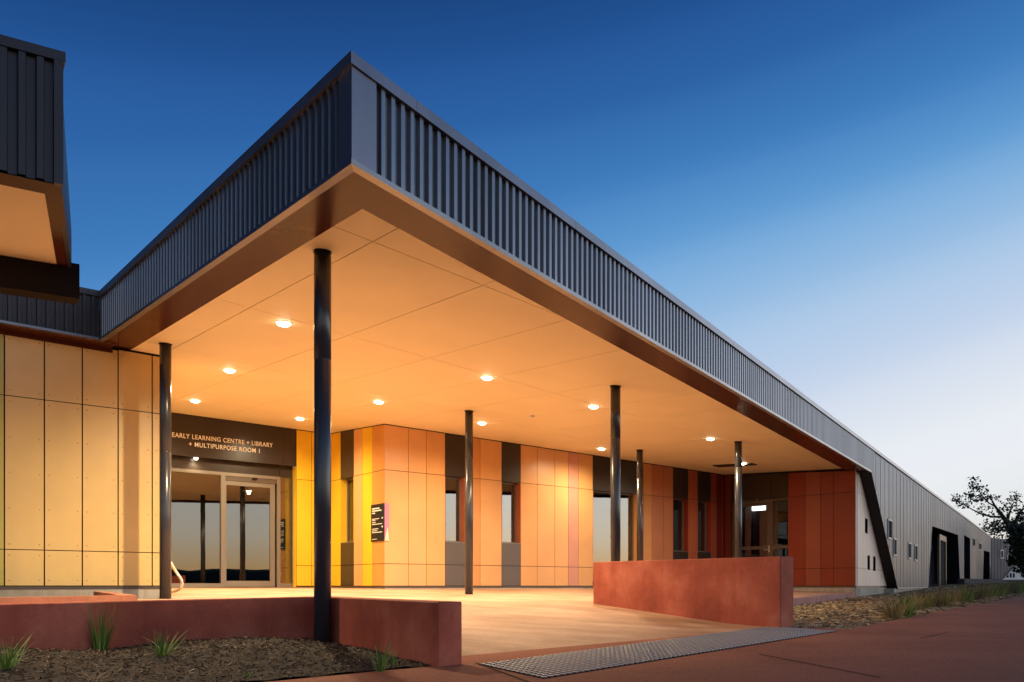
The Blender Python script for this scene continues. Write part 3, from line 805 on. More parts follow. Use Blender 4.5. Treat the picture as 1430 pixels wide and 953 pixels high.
obj('pane', bm, M['glass'], ef)
bm = B(); a, b_ = x_m + .048, x_r - .075
slab(bm, PD, A, -L, a, a + .03, -.06, -.012, -.02, 2.27); slab(bm, PD, A, -L, b_ - .11, b_, -.06, -.012, -.02, 2.27)
slab(bm, PD, A, -L, a + .03, b_ - .11, -.06, -.012, -.02, .11); slab(bm, PD, A, -L, a + .03, b_ - .11, -.06, -.012, 2.18, 2.27)
dl = obj('door', bm, M['alu'], bld); dl['label'] = 'sliding glass entrance door leaf'
bm = B(); slab(bm, PD, A, -L, a + .03, b_ - .11, -.04, -.033, .11, 2.18); obj('pane', bm, M['glass'], dl)
bm = B(); slab(bm, PD, A, -L, a, x_r - .042, -.07, .0, 2.275, 2.372); hd = obj('door_operator', bm, M['alu_dark'], dl)
bm = B(); ms = PD + A * ((a + x_r) / 2 + .05); slab(bm, ms, A, -L, -.05, .05, 0, .06, 2.34, 2.374); obj('sensor', bm, M['gap'], dl)
# entrance room with a back wall, so the glass has depth
bm = B()
z0, z1 = -.03, 2.7
q = [AL(uL, UD + .1), AL(uR, UD + .1), AL(uR + 1, UD + 6), AL(uL, UD + 6)]
for i, j in ((0, 3), (3, 2), (2, 1)): quad(bm, lift(q[i], z0), lift(q[j], z0), lift(q[j], z1), lift(q[i], z1))
quad(bm, *[lift(p, z1) for p in q]); quad(bm, *[lift(p, z0) for p in q], mi=1)
obj('room', bm, [M['room'], M['room_floor']], bld)
# base rails and footings
for P0, d, n, t0, t1 in ((PT, A, nT, tt[0], 3.38), (PE, A, -L, uR, 8.535), (PRt, L, nR, 15.27, 17.85), (PA, A, nA_, 8.535, 19.57), (P7, dR, nRd, .02, d0), (P7, dR, nRd, d1, RL), (PR, R1, N1, 0, 5.3)):
    bm = B(); slab(bm, P0, d, n, t0, t1, -.1, -.014, -.045, -.004); obj('base_rail', bm, M['alu_dark'], bld)
for P0, d, n, t0, t1, zb in ((PT, A, nT, tt[0], 3.38, -.4), (PRt, L, nR, 15.30, 17.85, -.2), (PA, A, nA_, 8.56, 19.5, -.2), (PR, R1, N1, .0, 5.6, -.6), (P7, dR, nRd, .02, RL - .01, -.3)):
    bm = B(); slab(bm, P0, d, n, t0, t1, -.3, -.018, zb, -.046); obj('footing', bm, M['footing'], bld)
bm = B(); slab(bm, CORNER, R1, N1, S_T - .4, 33, -.3, -.01, -.6, -.078)
obj('footing', bm, M['footing'], bld)
bm = B(); slab(bm, CORNER, R1, N1, S_T, s_of(1295.3), -.01, .045, -.085, -.05); obj('base_rail', bm, M['window_trim'], bld)

# columns
COLS = [((450.5, 352), None, 1.93, 'tall front column standing in the mulch bed'), ((231, 480.5), None, 1.75, 'left column in front of the tan wall'),
        ((655, 574), None, 2.3, 'column in front of the first orange wall window'), ((859.5, 539.5), None, 2.15, 'column behind the ramp wall'),
        ((893.5, 628.5), None, 2.5, 'furthest thin column near the wide window'), ((1031, 617), None, 2.44, 'column in front of the red side door')]
for i, ((px, py), _, zc, lb) in enumerate(COLS):
    p = on_ceiling(px, py); r = .0728
    zf = floor_z(ul_of(p)) if i else -.60
    bm = B(); disc_stack(bm, lift(p, 0), [(r, zf - .05), (r, zc - .006), (r - .003, zc - .004), (r - .003, zc + .004), (r, zc + .006), (r, p.z + .01)], 32)
    o = obj('column', bm, M['column'], bld, smooth=False); o['label'] = lb
    for f in o.data.polygons:
        if abs(f.normal.z) < .6: f.use_smooth = True
    bm = B(); disc_stack(bm, lift(p, 0), [(r + .012, p.z - .006), (r + .012, p.z + .01)], 24); obj('head_plate', bm, M['column'], o)

# ================================================================== SIGNS
def text_mesh(body, size, bold=.005):
    cu = bpy.data.curves.new('lettering', 'FONT'); cu.body = body; cu.size = size; cu.extrude = .006; cu.offset = bold * size * 1.0
    cu.space_character = 1.12; cu.align_x = 'LEFT'
    o = bpy.data.objects.new('lettering', cu); C.objects.link(o)
    bpy.context.view_layer.update()
    dg = bpy.context.evaluated_depsgraph_get()
    me = bpy.data.meshes.new_from_object(o.evaluated_get(dg))
    bpy.data.objects.remove(o); bpy.data.curves.remove(cu)
    return me
def place_text(bm, body, size, width, origin, xd, yd, nd):
    me = text_mesh(body, size)
    x0 = min(v.co.x for v in me.vertices); x1 = max(v.co.x for v in me.vertices); k = width / (x1 - x0)
    tmp = bmesh.new(); tmp.from_mesh(me)
    mp = {}
    for v in tmp.verts: mp[v] = bm.verts.new(origin + xd * ((v.co.x - x0) * k) + yd * v.co.y + nd * (v.co.z + .008))
    for f in tmp.faces:
        try: bm.faces.new([mp[v] for v in f.verts])
        except ValueError: pass
    tmp.free(); bpy.data.meshes.remove(me)
sg = thing('entrance_sign', 'two lines of white capital lettering on the dark panel above the entrance', 'sign', AL(6.1, UE - .01, 2.9))
for body, xa, xb, yb in (('EARLY LEARNING CENTRE + LIBRARY', 240.3, 380.6, (607.5, 627.8)), ('+ MULTIPURPOSE ROOM 1', 263.8, 362.4, (621.8, 634.6))):
    ta, tb = ua_at(xa, UE), ua_at(xb, UE)
    za, zb_ = z_at(PE + A * ta, yb[0]), z_at(PE + A * tb, yb[1])
    bm = B(); xd = (A * (tb - ta) + UP * (zb_ - za)).normalized()
    zm = (za + zb_) / 2
    place_text(bm, body, .135, tb - ta, lift(PE + A * ta, zm), A, UP, -L)
    obj('lettering', bm, M['letter'], sg)

# directory sign folded round the corner of the orange wall
c0 = AL(8.535, 15.25)
zb_, zt_ = z_at(c0, 755.5), z_at(c0, 703)
ds = thing('directory_sign', 'black directory sign with pink side folded round the corner of the orange wall', 'sign', lift(c0, zb_))
tw = ret(519.5) - 15.25
bm = B(); slab(bm, PRt, L, nR, 15.25 - .012, 15.25 + tw, .006, .024, zb_, zt_)
M['sign_black'] = paint('sign_black', (.012, .012, .012), .35, .05, .5, bmp=0)
fc = obj('sign_face', bm, M['sign_black'], ds)
bm = B()
def mark(t, z, w, h):                                        # t measured from the sign's left edge
    x = t
    while x < t + w - .004:
        lw_ = min(random.uniform(.018, .034), t + w - x)
        slab(bm, PRt, L, nR, 15.25 + tw - x - lw_, 15.25 + tw - x, .024, .0262, z - h, z); x += lw_ + .005
H = zt_ - zb_
for t, zf_, w, h in ((.03, .10, .20, .024), (.03, .16, .25, .024), (.03, .22, .08, .024), (.03, .385, .19, .018), (.03, .425, .09, .018), (.03, .48, .10, .018),
                     (.03, .53, .27, .018), (.29, .365, .028, .03), (.03, .655, .17, .018), (.03, .705, .14, .018), (.03, .75, .27, .018), (.29, .60, .028, .03), (.03, .935, .13, .012)):
    bm = B(); mark(t * tw / .33, zt_ - zf_ * H, w * tw / .33, h if h > .02 else h * .72); obj('sign_text', bm, M['letter'], fc)
tp = wa(542.4) - 8.535
M['sign_pink'] = paint('sign_pink', (.62, .22, .42), .4, .03, .5, bmp=0); M['sign_cream'] = paint('sign_cream', (.80, .66, .48), .4, .03, .5, bmp=0)
bm = B(); slab(bm, PA, A, nA_, 8.535 - .0, 8.535 + tp, .006, .024, zb_, zt_); sp = obj('side_strip', bm, M['sign_pink'], ds)
bm = B(); y_ = lambda o: PA + nA_ * o
t2 = 8.535 + tp
hexa(bm, [lift(y_(.0245) + A * (t2 - .10), zb_), lift(y_(.0245) + A * t2, zb_), lift(y_(.0262) + A * t2, zb_), lift(y_(.0262) + A * (t2 - .10), zb_)],
     [lift(y_(.0245) + A * (t2 - .035), zb_ + .36 * H), lift(y_(.0245) + A * (t2 - .03), zb_ + .36 * H), lift(y_(.0262) + A * (t2 - .03), zb_ + .36 * H), lift(y_(.0262) + A * (t2 - .035), zb_ + .36 * H)])
obj('cream_wedge', bm, M['sign_cream'], sp)

# ================================================================== LIGHTS IN THE CANOPY
CN = Vector((.0505, -.043, 1)).normalized()
DL = [((396, 451), 'biggest looking downlight, left of the tall front column'), ((320.5, 517), 'middle one of the three downlights lined up right of the left column'),
      ((272.5, 559.5), 'downlight above the start of the white entrance lettering'), ((419, 584.5), 'canopy downlight beside the tall front column near the dark header'),
      ((529, 561), 'canopy downlight above the yellow return wall corner'), ((680, 527), 'bright canopy downlight in the middle of the ceiling'),
      ((673, 590.5), 'canopy downlight beside the top of the middle orange wall column'), ((829, 567.5), 'canopy downlight just left of the ramp wall column'),
      ((840, 626.5), 'canopy downlight close to the orange wall above the wide window'), ((992, 612.5), 'canopy downlight between the two right hand columns'),
      ((1037.5, 647), 'small downlight peeping past the column at the red door')]
WARM = (1.0, .78, .47)
def downlight(p, n, label, power, rad=.08, size=166, grp='warm downlights in the canopy ceiling'):
    t_ = thing('downlight', label, 'downlight', p, grp)
    bm = B(); disc_stack(bm, p, [(rad + .014, .002), (rad + .014, -.006), (rad + .002, -.008), (rad + .002, -.003)], 24, n); obj('trim_ring', bm, M['ring'], t_)
    bm = B(); disc_stack(bm, p, [(rad, -.002), (rad * .98, -.012), (rad * .86, -.026), (rad * .62, -.036), (rad * .3, -.041)], 24, n); obj('lens', bm, M['lens'], t_, smooth=True)
    ld = bpy.data.lights.new('lamp', 'SPOT'); ld.energy = power; ld.color = WARM; ld.spot_size = R(size); ld.spot_blend = .85; ld.shadow_soft_size = .05
    lo = bpy.data.objects.new('lamp', ld); C.objects.link(lo); lo.parent = t_; lo.location = n * -.075
    lo.rotation_euler = (-n).to_track_quat('-Z', 'Y').to_euler()
    return t_
for (px, py), lb in DL:
    p = on_ceiling(px, py); downlight(p, CN, lb, 440 * {1037.5: .22, 992: .5, 396: 2.1, 320.5: 1.3, 272.5: 1.3, 419: .8, 529: .8, 840: .7, 673: .8}.get(px, 1))
p = lift(PE + A * ua_at(273.8, 17.94) + L * .09, 2.688)
downlight(p, UP, 'tiny downlight under the dark header over the entrance doors', 16, .04)
# dark access grille and smoke detector on the ceiling
bm = B(); gq = [on_ceiling(*q) for q in ((995.2, 649.6), (1003.6, 651.7), (1057.3, 648.6), (1049, 646.7))]
hexa(bm, [q - UP * .025 for q in gq], [q - UP * .001 for q in gq])
gr = tag(obj('ceiling_heater', bm, M['dark_panel'], origin=gq[0]), 'thin dark rectangular heater panel on the ceiling by the red door', 'heater')
p = on_ceiling(743, 580.5); bm = B(); disc_stack(bm, p, [(.05, 0), (.05, -.02), (.035, -.04)], 16, CN)
tag(obj('smoke_detector', bm, M['ring'], origin=p), 'small round detector on the canopy ceiling', 'smoke detector')
# batten light in the room behind the red wall's door
bp = Vector(((1057 - CX) / F * 25.2, 25.2, (CY - 710) / F * 25.2))
bt_ = thing('batten_light', 'cool white batten light glowing behind the glass of the red side door', 'light', bp)
bm = B(); wv = dR * .5
slab(bm, bp, dR, nRd, -.26, .26, -.06, .06, bp.z - .07, bp.z + .06); obj('diffuser', bm, M['batten'], bt_)
bm = B(); slab(bm, bp, dR, nRd, -.30, .30, -.08, .08, bp.z + .062, bp.z + .10); slab(bm, bp, dR, nRd, -.02, .02, -.02, .02, bp.z + .10, 2.749); obj('housing', bm, M['ring'], bt_)

# handrail behind the left column
def P_at(px, py, y): return Vector(((px - CX) / F * y, y, (CY - py) / F * y))
bm = B()
raw = [AL(3.45, 14.6, .78), P_at(231, 742, 12.6), P_at(231.5, 770, 12.35), P_at(238, 785, 12.25), P_at(246, 799, 12.2), P_at(252.5, 809, 12.2), P_at(254.3, 816, 12.2), P_at(252, 822, 12.2), P_at(246, 825.6, 12.25), P_at(238, 827, 12.35), P_at(232, 827.5, 12.45)]
pts = []
for i in range(len(raw) - 1):
    p0, p1, p2, p3 = raw[max(i - 1, 0)], raw[i], raw[i + 1], raw[min(i + 2, len(raw) - 1)]
    for k in range(5):
        u = k / 5; pts.append(.5 * ((2 * p1) + (p2 - p0) * u + (2 * p0 - 5 * p1 + 4 * p2 - p3) * u * u + (3 * p1 - p0 - 3 * p2 + p3) * u ** 3))
pts.append(raw[-1]); tube(bm, pts, .021, 12)
q = P_at(231.5, 760, 12.5); tube(bm, [lift(q, -.16), lift(q, q.z)], .021, 12)
tag(obj('handrail', bm, M['steel'], origin=lift(q, -.15), smooth=True), 'pale steel handrail end curling out behind the left column', 'handrail')

# ================================================================== TACTILE PAVING
c1, c2, c3 = on_ground(668, 929.5), on_ground(759, 949.5), on_ground(1169, 882.8)
ux = (c3 - c2); uy = (c1 - c2); LX, LY = ux.length, uy.length; ux.normalize(); uy.normalize()
bm = B()
def tp_(a, b_, h): 
    p = c2 + ux * a + uy * b_; return Vector((p.x, p.y, terrain(p.x, p.y) + h))
nx_ = 74; ny_ = 14
for k in range(24):
    a, b_ = LX * k / 24, LX * (k + 1) / 24
    quad(bm, tp_(a, 0, .009), tp_(b_, 0, .009), tp_(b_, LY, .009), tp_(a, LY, .009), mi=1)
for i in range(nx_):
    for j in range(ny_):
        c = tp_((i + .5) * LX / nx_, (j + .5) * LY / ny_, .009)
        disc_stack(bm, c, [(.022, 0), (.0195, .005), (.011, .007)], 10)
print('tactile', LX, LY, nx_, ny_)
tag(obj('tactile_paving', bm, [M['stud'], M['plate']], origin=c2), 'strip of steel tactile studs across the foot of the ramp', 'tactile paving')

# ================================================================== MULCH AND PLANTS
def bed_z(p):
    ul, ua = ul_of(p), ua_of(p)
    k = max(0, min(1, (ul - 5.06) / 1.2)); e = max(0, min(1, (3.2 - ua) / .6))
    return terrain(p.x, p.y) + .012 + k * (.06 + .055 * e + .012 * min(6, max(0, 2.2 - ua))) + .018 * math.sin(ua * 3.1) * k + .012 * math.sin(ul * 7 + ua * 5) * k
bm = B(); nu, nl = 80, 24
grid = [[bm.verts.new((0, 0, 0)) for j in range(nl + 1)] for i in range(nu + 1)]
for i in range(nu + 1):
    for j in range(nl + 1):
        p = AL(-5.5 + i * 8.72 / nu, 5.07 + j * 1.94 / nl); grid[i][j].co = (p.x, p.y, bed_z(p) + random.uniform(-.008, .008))
for i in range(nu):
    for j in range(nl): bm.faces.new((grid[i][j], grid[i + 1][j], grid[i + 1][j + 1], grid[i][j + 1]))
m, t, b = nt('dark_mulch')
f = noise(t, pos(t), 26, 8, .7)
t.links.new(ramp(t, f, [(.3, (.012, .008, .006)), (.55, (.04, .024, .015)), (.78, (.12, .07, .04))]), b.inputs['Base Color'])
b.inputs['Roughness'].default_value = .95; bump(t, b, noise(t, pos(t), 55, 8, .75), .9, .03); M['mulch'] = m
tag(obj('mulch_bed', bm, m), kind='structure')
def chip(bm, p, l, w, h, yaw, tilt):
    q = Matrix.Translation(p) @ Matrix.Rotation(yaw, 4, 'Z') @ Matrix.Rotation(tilt, 4, 'Y')
    v = [bm.verts.new(q @ Vector((x * l, y * w, z * h))) for x, y, z in ((-1, -.6, 0), (1, -.9, 0), (.8, 1, 0), (-.9, .7, 0), (-.8, -.4, 1), (.8, -.5, 1), (.7, .6, 1), (-.7, .5, 1))]
    for f in ((0, 3, 2, 1), (4, 5, 6, 7), (0, 1, 5, 4), (1, 2, 6, 5), (2, 3, 7, 6), (3, 0, 4, 7)): bm.faces.new([v[i] for i in f])
bm = B(); rnd = random.Random(3)
for k in range(12000):
    p = AL(rnd.uniform(-4, 3.2), 5.05 + 1.9 * rnd.random() ** .9)
    p.z = bed_z(p) + rnd.uniform(-.002, .012)
    s = rnd.choice((.5, .8, 1, 1, 1.6)); 
    chip(bm, p, rnd.uniform(.006, .022) * s, rnd.uniform(.002, .006), rnd.uniform(.002, .006), rnd.uniform(0, 6.3), rnd.uniform(-.5, .5))
M['chips'] = by_island('bark_chips', [(0, (.02, .012, .008)), (.45, (.055, .032, .018)), (.75, (.11, .065, .033)), (.93, (.26, .17, .09)), (1, (.50, .38, .25))])
tag(obj('mulch_chips', bm, M['chips']), kind='stuff')
# straw and stone mulch between slab and path on the right
bm = B(); rnd = random.Random(5)
def right_bed(u, v):
    a = e0 + ed * (u + .5); 
    return a - en * v
k = 0
while k < 12000:
    u = 42 * rnd.random() ** 2.0; v = rnd.random() * 6.5
    p = right_bed(u, v)
    ul = ul_of(p); 
    if ua_of(p) < f_right(ul) + .15 and ul < 11.5: 
        if v < 6: v *= .5; p = right_bed(u, v)
        if ua_of(p) < f_right(ul_of(p)) + .05 and ul_of(p) < 11.5: continue
    if (p - CORNER).dot(N1) < .05 and (p - CORNER).dot(R1) > 18: continue
    if (p - CORNER).dot(R1) > 15 and (p - CORNER).dot(N1) < -.2: continue
    s = 1 + u * .05
    p.z = terrain(p.x, p.y) - .016 + rnd.uniform(0, .02)
    if rnd.random() < .55: chip(bm, p, rnd.uniform(.02, .065) * s, rnd.uniform(.008, .028) * s, rnd.uniform(.004, .016), rnd.uniform(0, 6.3), rnd.uniform(-.3, .3))
    else: chip(bm, p, rnd.uniform(.05, .16), rnd.uniform(.003, .006) * s, rnd.uniform(.002, .005), rnd.uniform(0, 6.3), rnd.uniform(-.25, .25))
    k += 1
M['straw'] = by_island('straw_and_stone', [(0, (.08, .055, .03)), (.3, (.22, .15, .08)), (.7, (.40, .29, .16)), (1, (.55, .44, .28))])
tag(obj('stone_mulch', bm, M['straw']), kind='stuff')

def blade(bm, base, h, lean, yaw, w, droop, seg=6):
    d = Vector((math.cos(yaw), math.sin(yaw), 0)); s = Vector((-d.y, d.x, 0)); pr = None
    for i in range(seg + 1):
        u = i / seg
        p = base + d * (lean * u + droop * u * u * u) + UP * (h * (u - (.28 * droop / max(h, .01)) * u ** 3))
        ww = w * (1 - u ** 1.5) + .0006
        a, b_ = bm.verts.new(p - s * ww), bm.verts.new(p + s * ww + UP * ww * .4)
        if pr: bm.faces.new((pr[0], pr[1], b_, a))
        pr = (a, b_)
def tuft(name, base, h, spread, n, w, mat, label, cat, group, seed, droop=.1, rad=.05):
    rr = random.Random(seed); bm = B()
    for k in range(n):
        yaw = rr.uniform(0, 6.28); q = base + Vector((math.cos(yaw), math.sin(yaw), 0)) * rr.uniform(0, rad)
        hh = h * rr.uniform(.35, 1.0); blade(bm, q - UP * .02, hh, rr.uniform(.05, 1) * spread * hh / h, yaw + rr.uniform(-.5, .5), w * rr.uniform(.6, 1.2), droop * rr.uniform(0, 1) * hh / h)
    o = obj(name, bm, mat, origin=base); return tag(o, label, cat, group)
def leafmat(name, stops):
    m = by_island(name, stops, .55); t = m.node_tree; b = t.nodes['Principled BSDF']
    b.inputs['Specular IOR Level'].default_value = .3
    return m
M['g_green'] = leafmat('green_blades', [(0, (.06, .12, .02)), (.5, (.13, .24, .04)), (.85, (.23, .33, .07)), (1, (.34, .28, .11))])
M['g_olive'] = leafmat('olive_blades', [(0, (.08, .11, .03)), (.5, (.18, .20, .055)), (.85, (.30, .27, .09)), (1, (.36, .28, .12))])
M['g_straw'] = leafmat('straw_blades', [(0, (.15, .12, .04)), (.5, (.28, .21, .08)), (1, (.44, .33, .16))])
M['g_purple'] = leafmat('brown_blades', [(0, (.045, .035, .025)), (.5, (.10, .07, .045)), (1, (.17, .12, .07))])
def bed_pt(px, py):
    dx, dz = dxz(px, py); lo, hi = 3.0, 9.0
    for _ in range(50):
        m_ = (lo + hi) / 2; p = Vector((dx * m_, m_, 0))
        if dz * m_ > bed_z(p): lo = m_
        else: hi = m_
    return Vector((dx * lo, lo, bed_z(Vector((dx * lo, lo, 0)))))
gl = 'strappy grass plants in the left mulch bed'
tuft('grass_plant', bed_pt(139, 909), .44, .22, 70, .0042, M['g_green'], 'tallest upright green grass plant against the dark red low wall', 'grass plant', gl, 1, .05, .045)
tuft('grass_plant', bed_pt(226, 916), .22, .24, 50, .004, M['g_green'], 'low green grass plant with long arching blades in the mulch', 'grass plant', gl, 2, .06, .05)
o = bed_pt(232, 917); bm = B(); rr = random.Random(8)
for yaw, lean, h, dr_ in ((3.0, .12, .19, .12), (2.9, .14, .11, .10), (.2, .16, .12, .13), (.1, .15, .15, .06), (1.4, .01, .25, .0), (3.4, .10, .2, .1)): blade(bm, o - UP * .01, h, lean, yaw, .004, dr_, 8)
tag(obj('grass_seedling', bm, M['g_olive'], origin=o), 'few long arching olive blades spraying out over the mulch', 'grass plant', gl)
tuft('grass_plant', bed_pt(8, 931), .22, .2, 60, .0045, M['g_green'], 'dark green grass plant at the left edge of the mulch bed', 'grass plant', gl, 4, .08, .09)
tuft('grass_plant', bed_pt(532, 936), .22, .09, 36, .0035, M['g_green'], 'small fresh green grass plant beside the end of the low wall', 'grass plant', gl, 5, .03, .04)
tuft('grass_plant', bed_pt(549, 930), .16, .06, 20, .003, M['g_green'], 'smallest green sprig at the foot of the low wall', 'grass plant', gl, 6, .03, .03)
tuft('grass_plant', bed_pt(345, 946), .08, .05, 20, .003, M['g_green'], 'short green sprout at the front edge of the mulch', 'grass plant', gl, 9, .03, .03)
o = bed_pt(132, 952); bm = B(); rr = random.Random(11)
for k in range(16):
    yaw = rr.uniform(-.6, 3.6); p = o + Vector((rr.uniform(-.05, .05), rr.uniform(-.03, .03), 0)); q = [p]
    for i in range(4): yaw += rr.uniform(-.5, .5); p = p + Vector((math.cos(yaw) * .035, math.sin(yaw) * .03, rr.uniform(.0, .026))); q.append(p)
    tube(bm, q, [.0022, .002, .0016, .0012, .0007], 5)
M['twig'] = paint('dry_twig', (.34, .24, .14), .9, .2, .2, bmp=0)
tag(obj('dry_twigs', bm, M['twig'], origin=o), 'bundle of pale dry twigs lying on the mulch at the front', 'twigs')
# grasses along the far path edge
gr_ = 'native grasses along the edge of the path'
spec = [(1262, 861, .30, 'g_green', 'bright strappy green clump nearest the ramp at the start of the path edge row', .6, .008),
        (1247, 864, .20, 'g_straw', 'small straw coloured tuft in front of the first green clump', .8, .004),
        (1278, 852, .34, 'g_straw', 'straw yellow tussock just behind the first green clump', .5, .004),
        (1291, 849, .36, 'g_olive', 'olive grass tussock next to the straw yellow one', .6, .004),
        (1303, 848, .42, 'g_purple', 'brownish seeding tussock in front of the first dark doorway', .6, .0035),
        (1318, 846, .36, 'g_olive', 'olive tussock leaning over the path below the dark doorway', .7, .004),
        (1332, 842, .40, 'g_straw', 'pale dry tussock in front of the slanted doorway edge', .6, .004),
        (1346, 840, .44, 'g_green', 'green tussock at the left end of the low dark wall', .6, .005),
        (1358, 838, .46, 'g_purple', 'dark brown tussock in front of the low dark wall', .6, .004),
        (1368, 836, .44, 'g_olive', 'olive tussock in the middle of the low dark wall', .6, .004),
        (1378, 834, .48, 'g_straw', 'yellowed tussock below the last dark doorway', .6, .004),
        (1388, 833, .46, 'g_green', 'green tussock below the corner of the grey wall', .6, .005),
        (1398, 831, .50, 'g_olive', 'olive tussock below the white gable', .6, .005),
        (1408, 829, .50, 'g_purple', 'dark tussock right of the white gable', .6, .005),
        (1418, 828, .52, 'g_green', 'tall green tussock near the right end of the row', .6, .005),
        (1428, 827, .56, 'g_olive', 'last olive tussock at the right edge of the photo', .6, .005)]
for i, (px, py, h, mk, lb, spr, w) in enumerate(spec):
    p = on_ground(px, py) ; far = max(0, p.y - 11)
    h = .30 + .15 * (h - .3); tuft('grass_tussock', p, h * 1.25, spr * h * 1.3, 170, w * (1 + far * .06), M[mk], lb, 'grass', gr_, 30 + i, h * .5, .12 + far * .012)
    if i > 3:                                               # a second crown beside it, part of the same row
        pass

# ================================================================== FAR RIGHT: low wall, grey building, gable, trees
def flat(px, y): return Vector(((px - CX) / F * y, y, 0))
a, b_ = flat(1347, 40), flat(1402, 47); n_ = Vector(((b_ - a).y, -(b_ - a).x, 0)).normalized()
bm = B(); d_ = (b_ - a).normalized(); slab(bm, a, d_, n_, 0, (b_ - a).length, -.3, 0, -.4, z_at(a, 808.3))
tag(obj('planter_wall', bm, M['planter'], origin=lift(a, 0)), 'low dark grey wall in front of the far end of the metal wing', 'wall')
fa_, fb_ = flat(1383.8, 68.5), flat(1470, 78)
fb = thing('far_building', 'distant dark grey metal building behind the right end of the wing', 'building', lift(fa_, .3))
fd = (fb_ - fa_).normalized(); fn = Vector((fd.y, -fd.x, 0)); fl = (fb_ - fa_).length
bm = B(); zt0, zt1 = z_at(fa_, 751), z_at(fb_, 762)
wz_ = []
for (px, y0, y1) in ((1398, 769.5, 779), (1407.6, 777, 784), (1412.8, 770.5, 778.5)):
    t0 = hit(fa_, fd, px - 1.6); t1 = hit(fa_, fd, px + 1.6); pm = fa_ + fd * (t0 + t1) / 2; wz_.append((t0, t1, z_at(pm, y1), z_at(pm, y0)))
corrugated(bm, fa_, fd, fn, 0, fl, lambda s: -.2, lambda s: zt0 + (zt1 - zt0) * s / fl, [(w[0], w[1], (lambda s, z=w[2]: z), (lambda s, z=w[3]: z)) for w in sorted(wz_)], pitch=.32, depth=.05)
quad(bm, lift(fa_, -.2), lift(fa_ - fn * 10, -.2), lift(fa_ - fn * 10, zt0), lift(fa_, zt0)); quad(bm, lift(fa_, zt0 - .1), lift(fb_, zt1 - .1), lift(fb_ - fn * 10, zt1 - .1), lift(fa_ - fn * 10, zt0 - .1))
obj('wall', bm, M['far_clad'], fb)
for (t0, t1, z0, z1) in wz_:
    bm = B(); w = .09
    for (q0, q1, y0, y1) in ((t0 - w, t0, z0 - w, z1 + w), (t1, t1 + w, z0 - w, z1 + w), (t0, t1, z1, z1 + w), (t0, t1, z0 - w, z0)): slab(bm, fa_, fd, fn, q0, q1, -.1, .09, y0, y1)
    f_ = obj('window', bm, M['window_trim'], fb)
    bm = B(); slab(bm, fa_, fd, fn, t0, t1, -.08, -.06, z0, z1); obj('pane', bm, M['wing_door'], f_)
# white gabled house
h0, h1 = flat(1400, 62), flat(1440, 64); hd_ = (h1 - h0).normalized(); hn = Vector((hd_.y, -hd_.x, 0)); hl = (h1 - h0).length
hs = thing('white_house', 'small white gabled building half hidden under the right hand trees', 'house', lift(h0, .4))
bm = B(); ze, zr, zb0 = z_at(h0, 808), z_at(h0, 786), .1
q = [lift(h0, zb0), lift(h1, zb0), lift(h1, ze), lift((h0 + h1) / 2, zr), lift(h0, ze)]
bm.faces.new([bm.verts.new(p) for p in q]); q2 = [p + h0.normalized() * 4 for p in q]; bm.faces.new([bm.verts.new(p) for p in q2])
for i in (0, 1, 4): quad(bm, q[i], q[(i + 1) % 5], q2[(i + 1) % 5], q2[i])
obj('wall', bm, M['white_house'], hs)
bm = B()
for i, j in ((2, 3), (3, 4)):
    d = (q[j] - q[i]); nn = Vector((0, 0, .12))
    hexa(bm, [q[i] + hn * .15, q[j] + hn * .15, q2[j], q2[i]], [q[i] + hn * .15 + nn, q[j] + hn * .15 + nn, q2[j] + nn, q2[i] + nn])
obj('roof', bm, M['far_clad'], hs)
for k in range(3):
    bm = B(); slab(bm, h0, hd_, hn, .55 + k * .42, .75 + k * .42, 0, .03, .62, .95); obj('window', bm, M['wing_door'], hs)

M['leaf'] = leafmat('gum_leaves', [(0, (.02, .027, .014)), (.5, (.04, .05, .024)), (1, (.08, .09, .045))])
M['leaf2'] = leafmat('dark_leaves', [(0, (.007, .014, .006)), (.5, (.015, .026, .010)), (1, (.035, .05, .018))])
def tree(name, label, base, limbs, clumps, leaf, lm, seed):
    rr = random.Random(seed); t_ = thing(name, label, 'tree', base)
    bm = B()
    for pts, r0, r1 in limbs:
        n = len(pts); tube(bm, pts, [r0 + (r1 - r0) * i / (n - 1) for i in range(n)], 7)
    obj('trunk', bm, M['bark'], t_)
    bm = B()
    for c, rad, n in clumps:
        for k in range(n):
            v = Vector((rr.gauss(0, 1), rr.gauss(0, 1), rr.gauss(0, .75))); v = v.normalized() * rad * rr.random() ** .5
            p = c + v; s = leaf * rr.uniform(.5, 1.3)
            u = Vector((rr.uniform(-1, 1), rr.uniform(-1, 1), rr.uniform(-1.2, .3))).normalized(); w = u.orthogonal().normalized() * s * .33
            w = Matrix.Rotation(rr.uniform(0, 6.28), 3, u) @ w
            f = [bm.verts.new(p - u * s * .5), bm.verts.new(p + w), bm.verts.new(p + u * s * .5), bm.verts.new(p - w)]; bm.faces.new(f)
    obj('crown', bm, lm, t_)
TY = 78.0
def T(px, py, dy=0.0):
    y = TY + dy; return Vector(((px - CX) / F * y, y, (CY - py) / F * y))
base = T(1428, 812)
limbs = [([T(1428, 815), T(1424, 780), T(1416, 748), T(1407, 730)], .38, .22), ([T(1407, 730), T(1398, 718), T(1390, 708), T(1384, 697)], .20, .06),
         ([T(1400, 722), T(1385, 722), T(1370, 718), T(1358, 712), T(1345, 704)], .12, .03), ([T(1416, 748), T(1418, 730), T(1424, 716), T(1430, 710)], .22, .08),
         ([T(1390, 708), T(1380, 702), T(1370, 690), T(1362, 676)], .08, .02), ([T(1407, 730), T(1410, 715), T(1416, 700)], .12, .03), ([T(1407, 736), T(1392, 738), T(1380, 742)], .12, .03)]
rr = random.Random(21); clumps = []
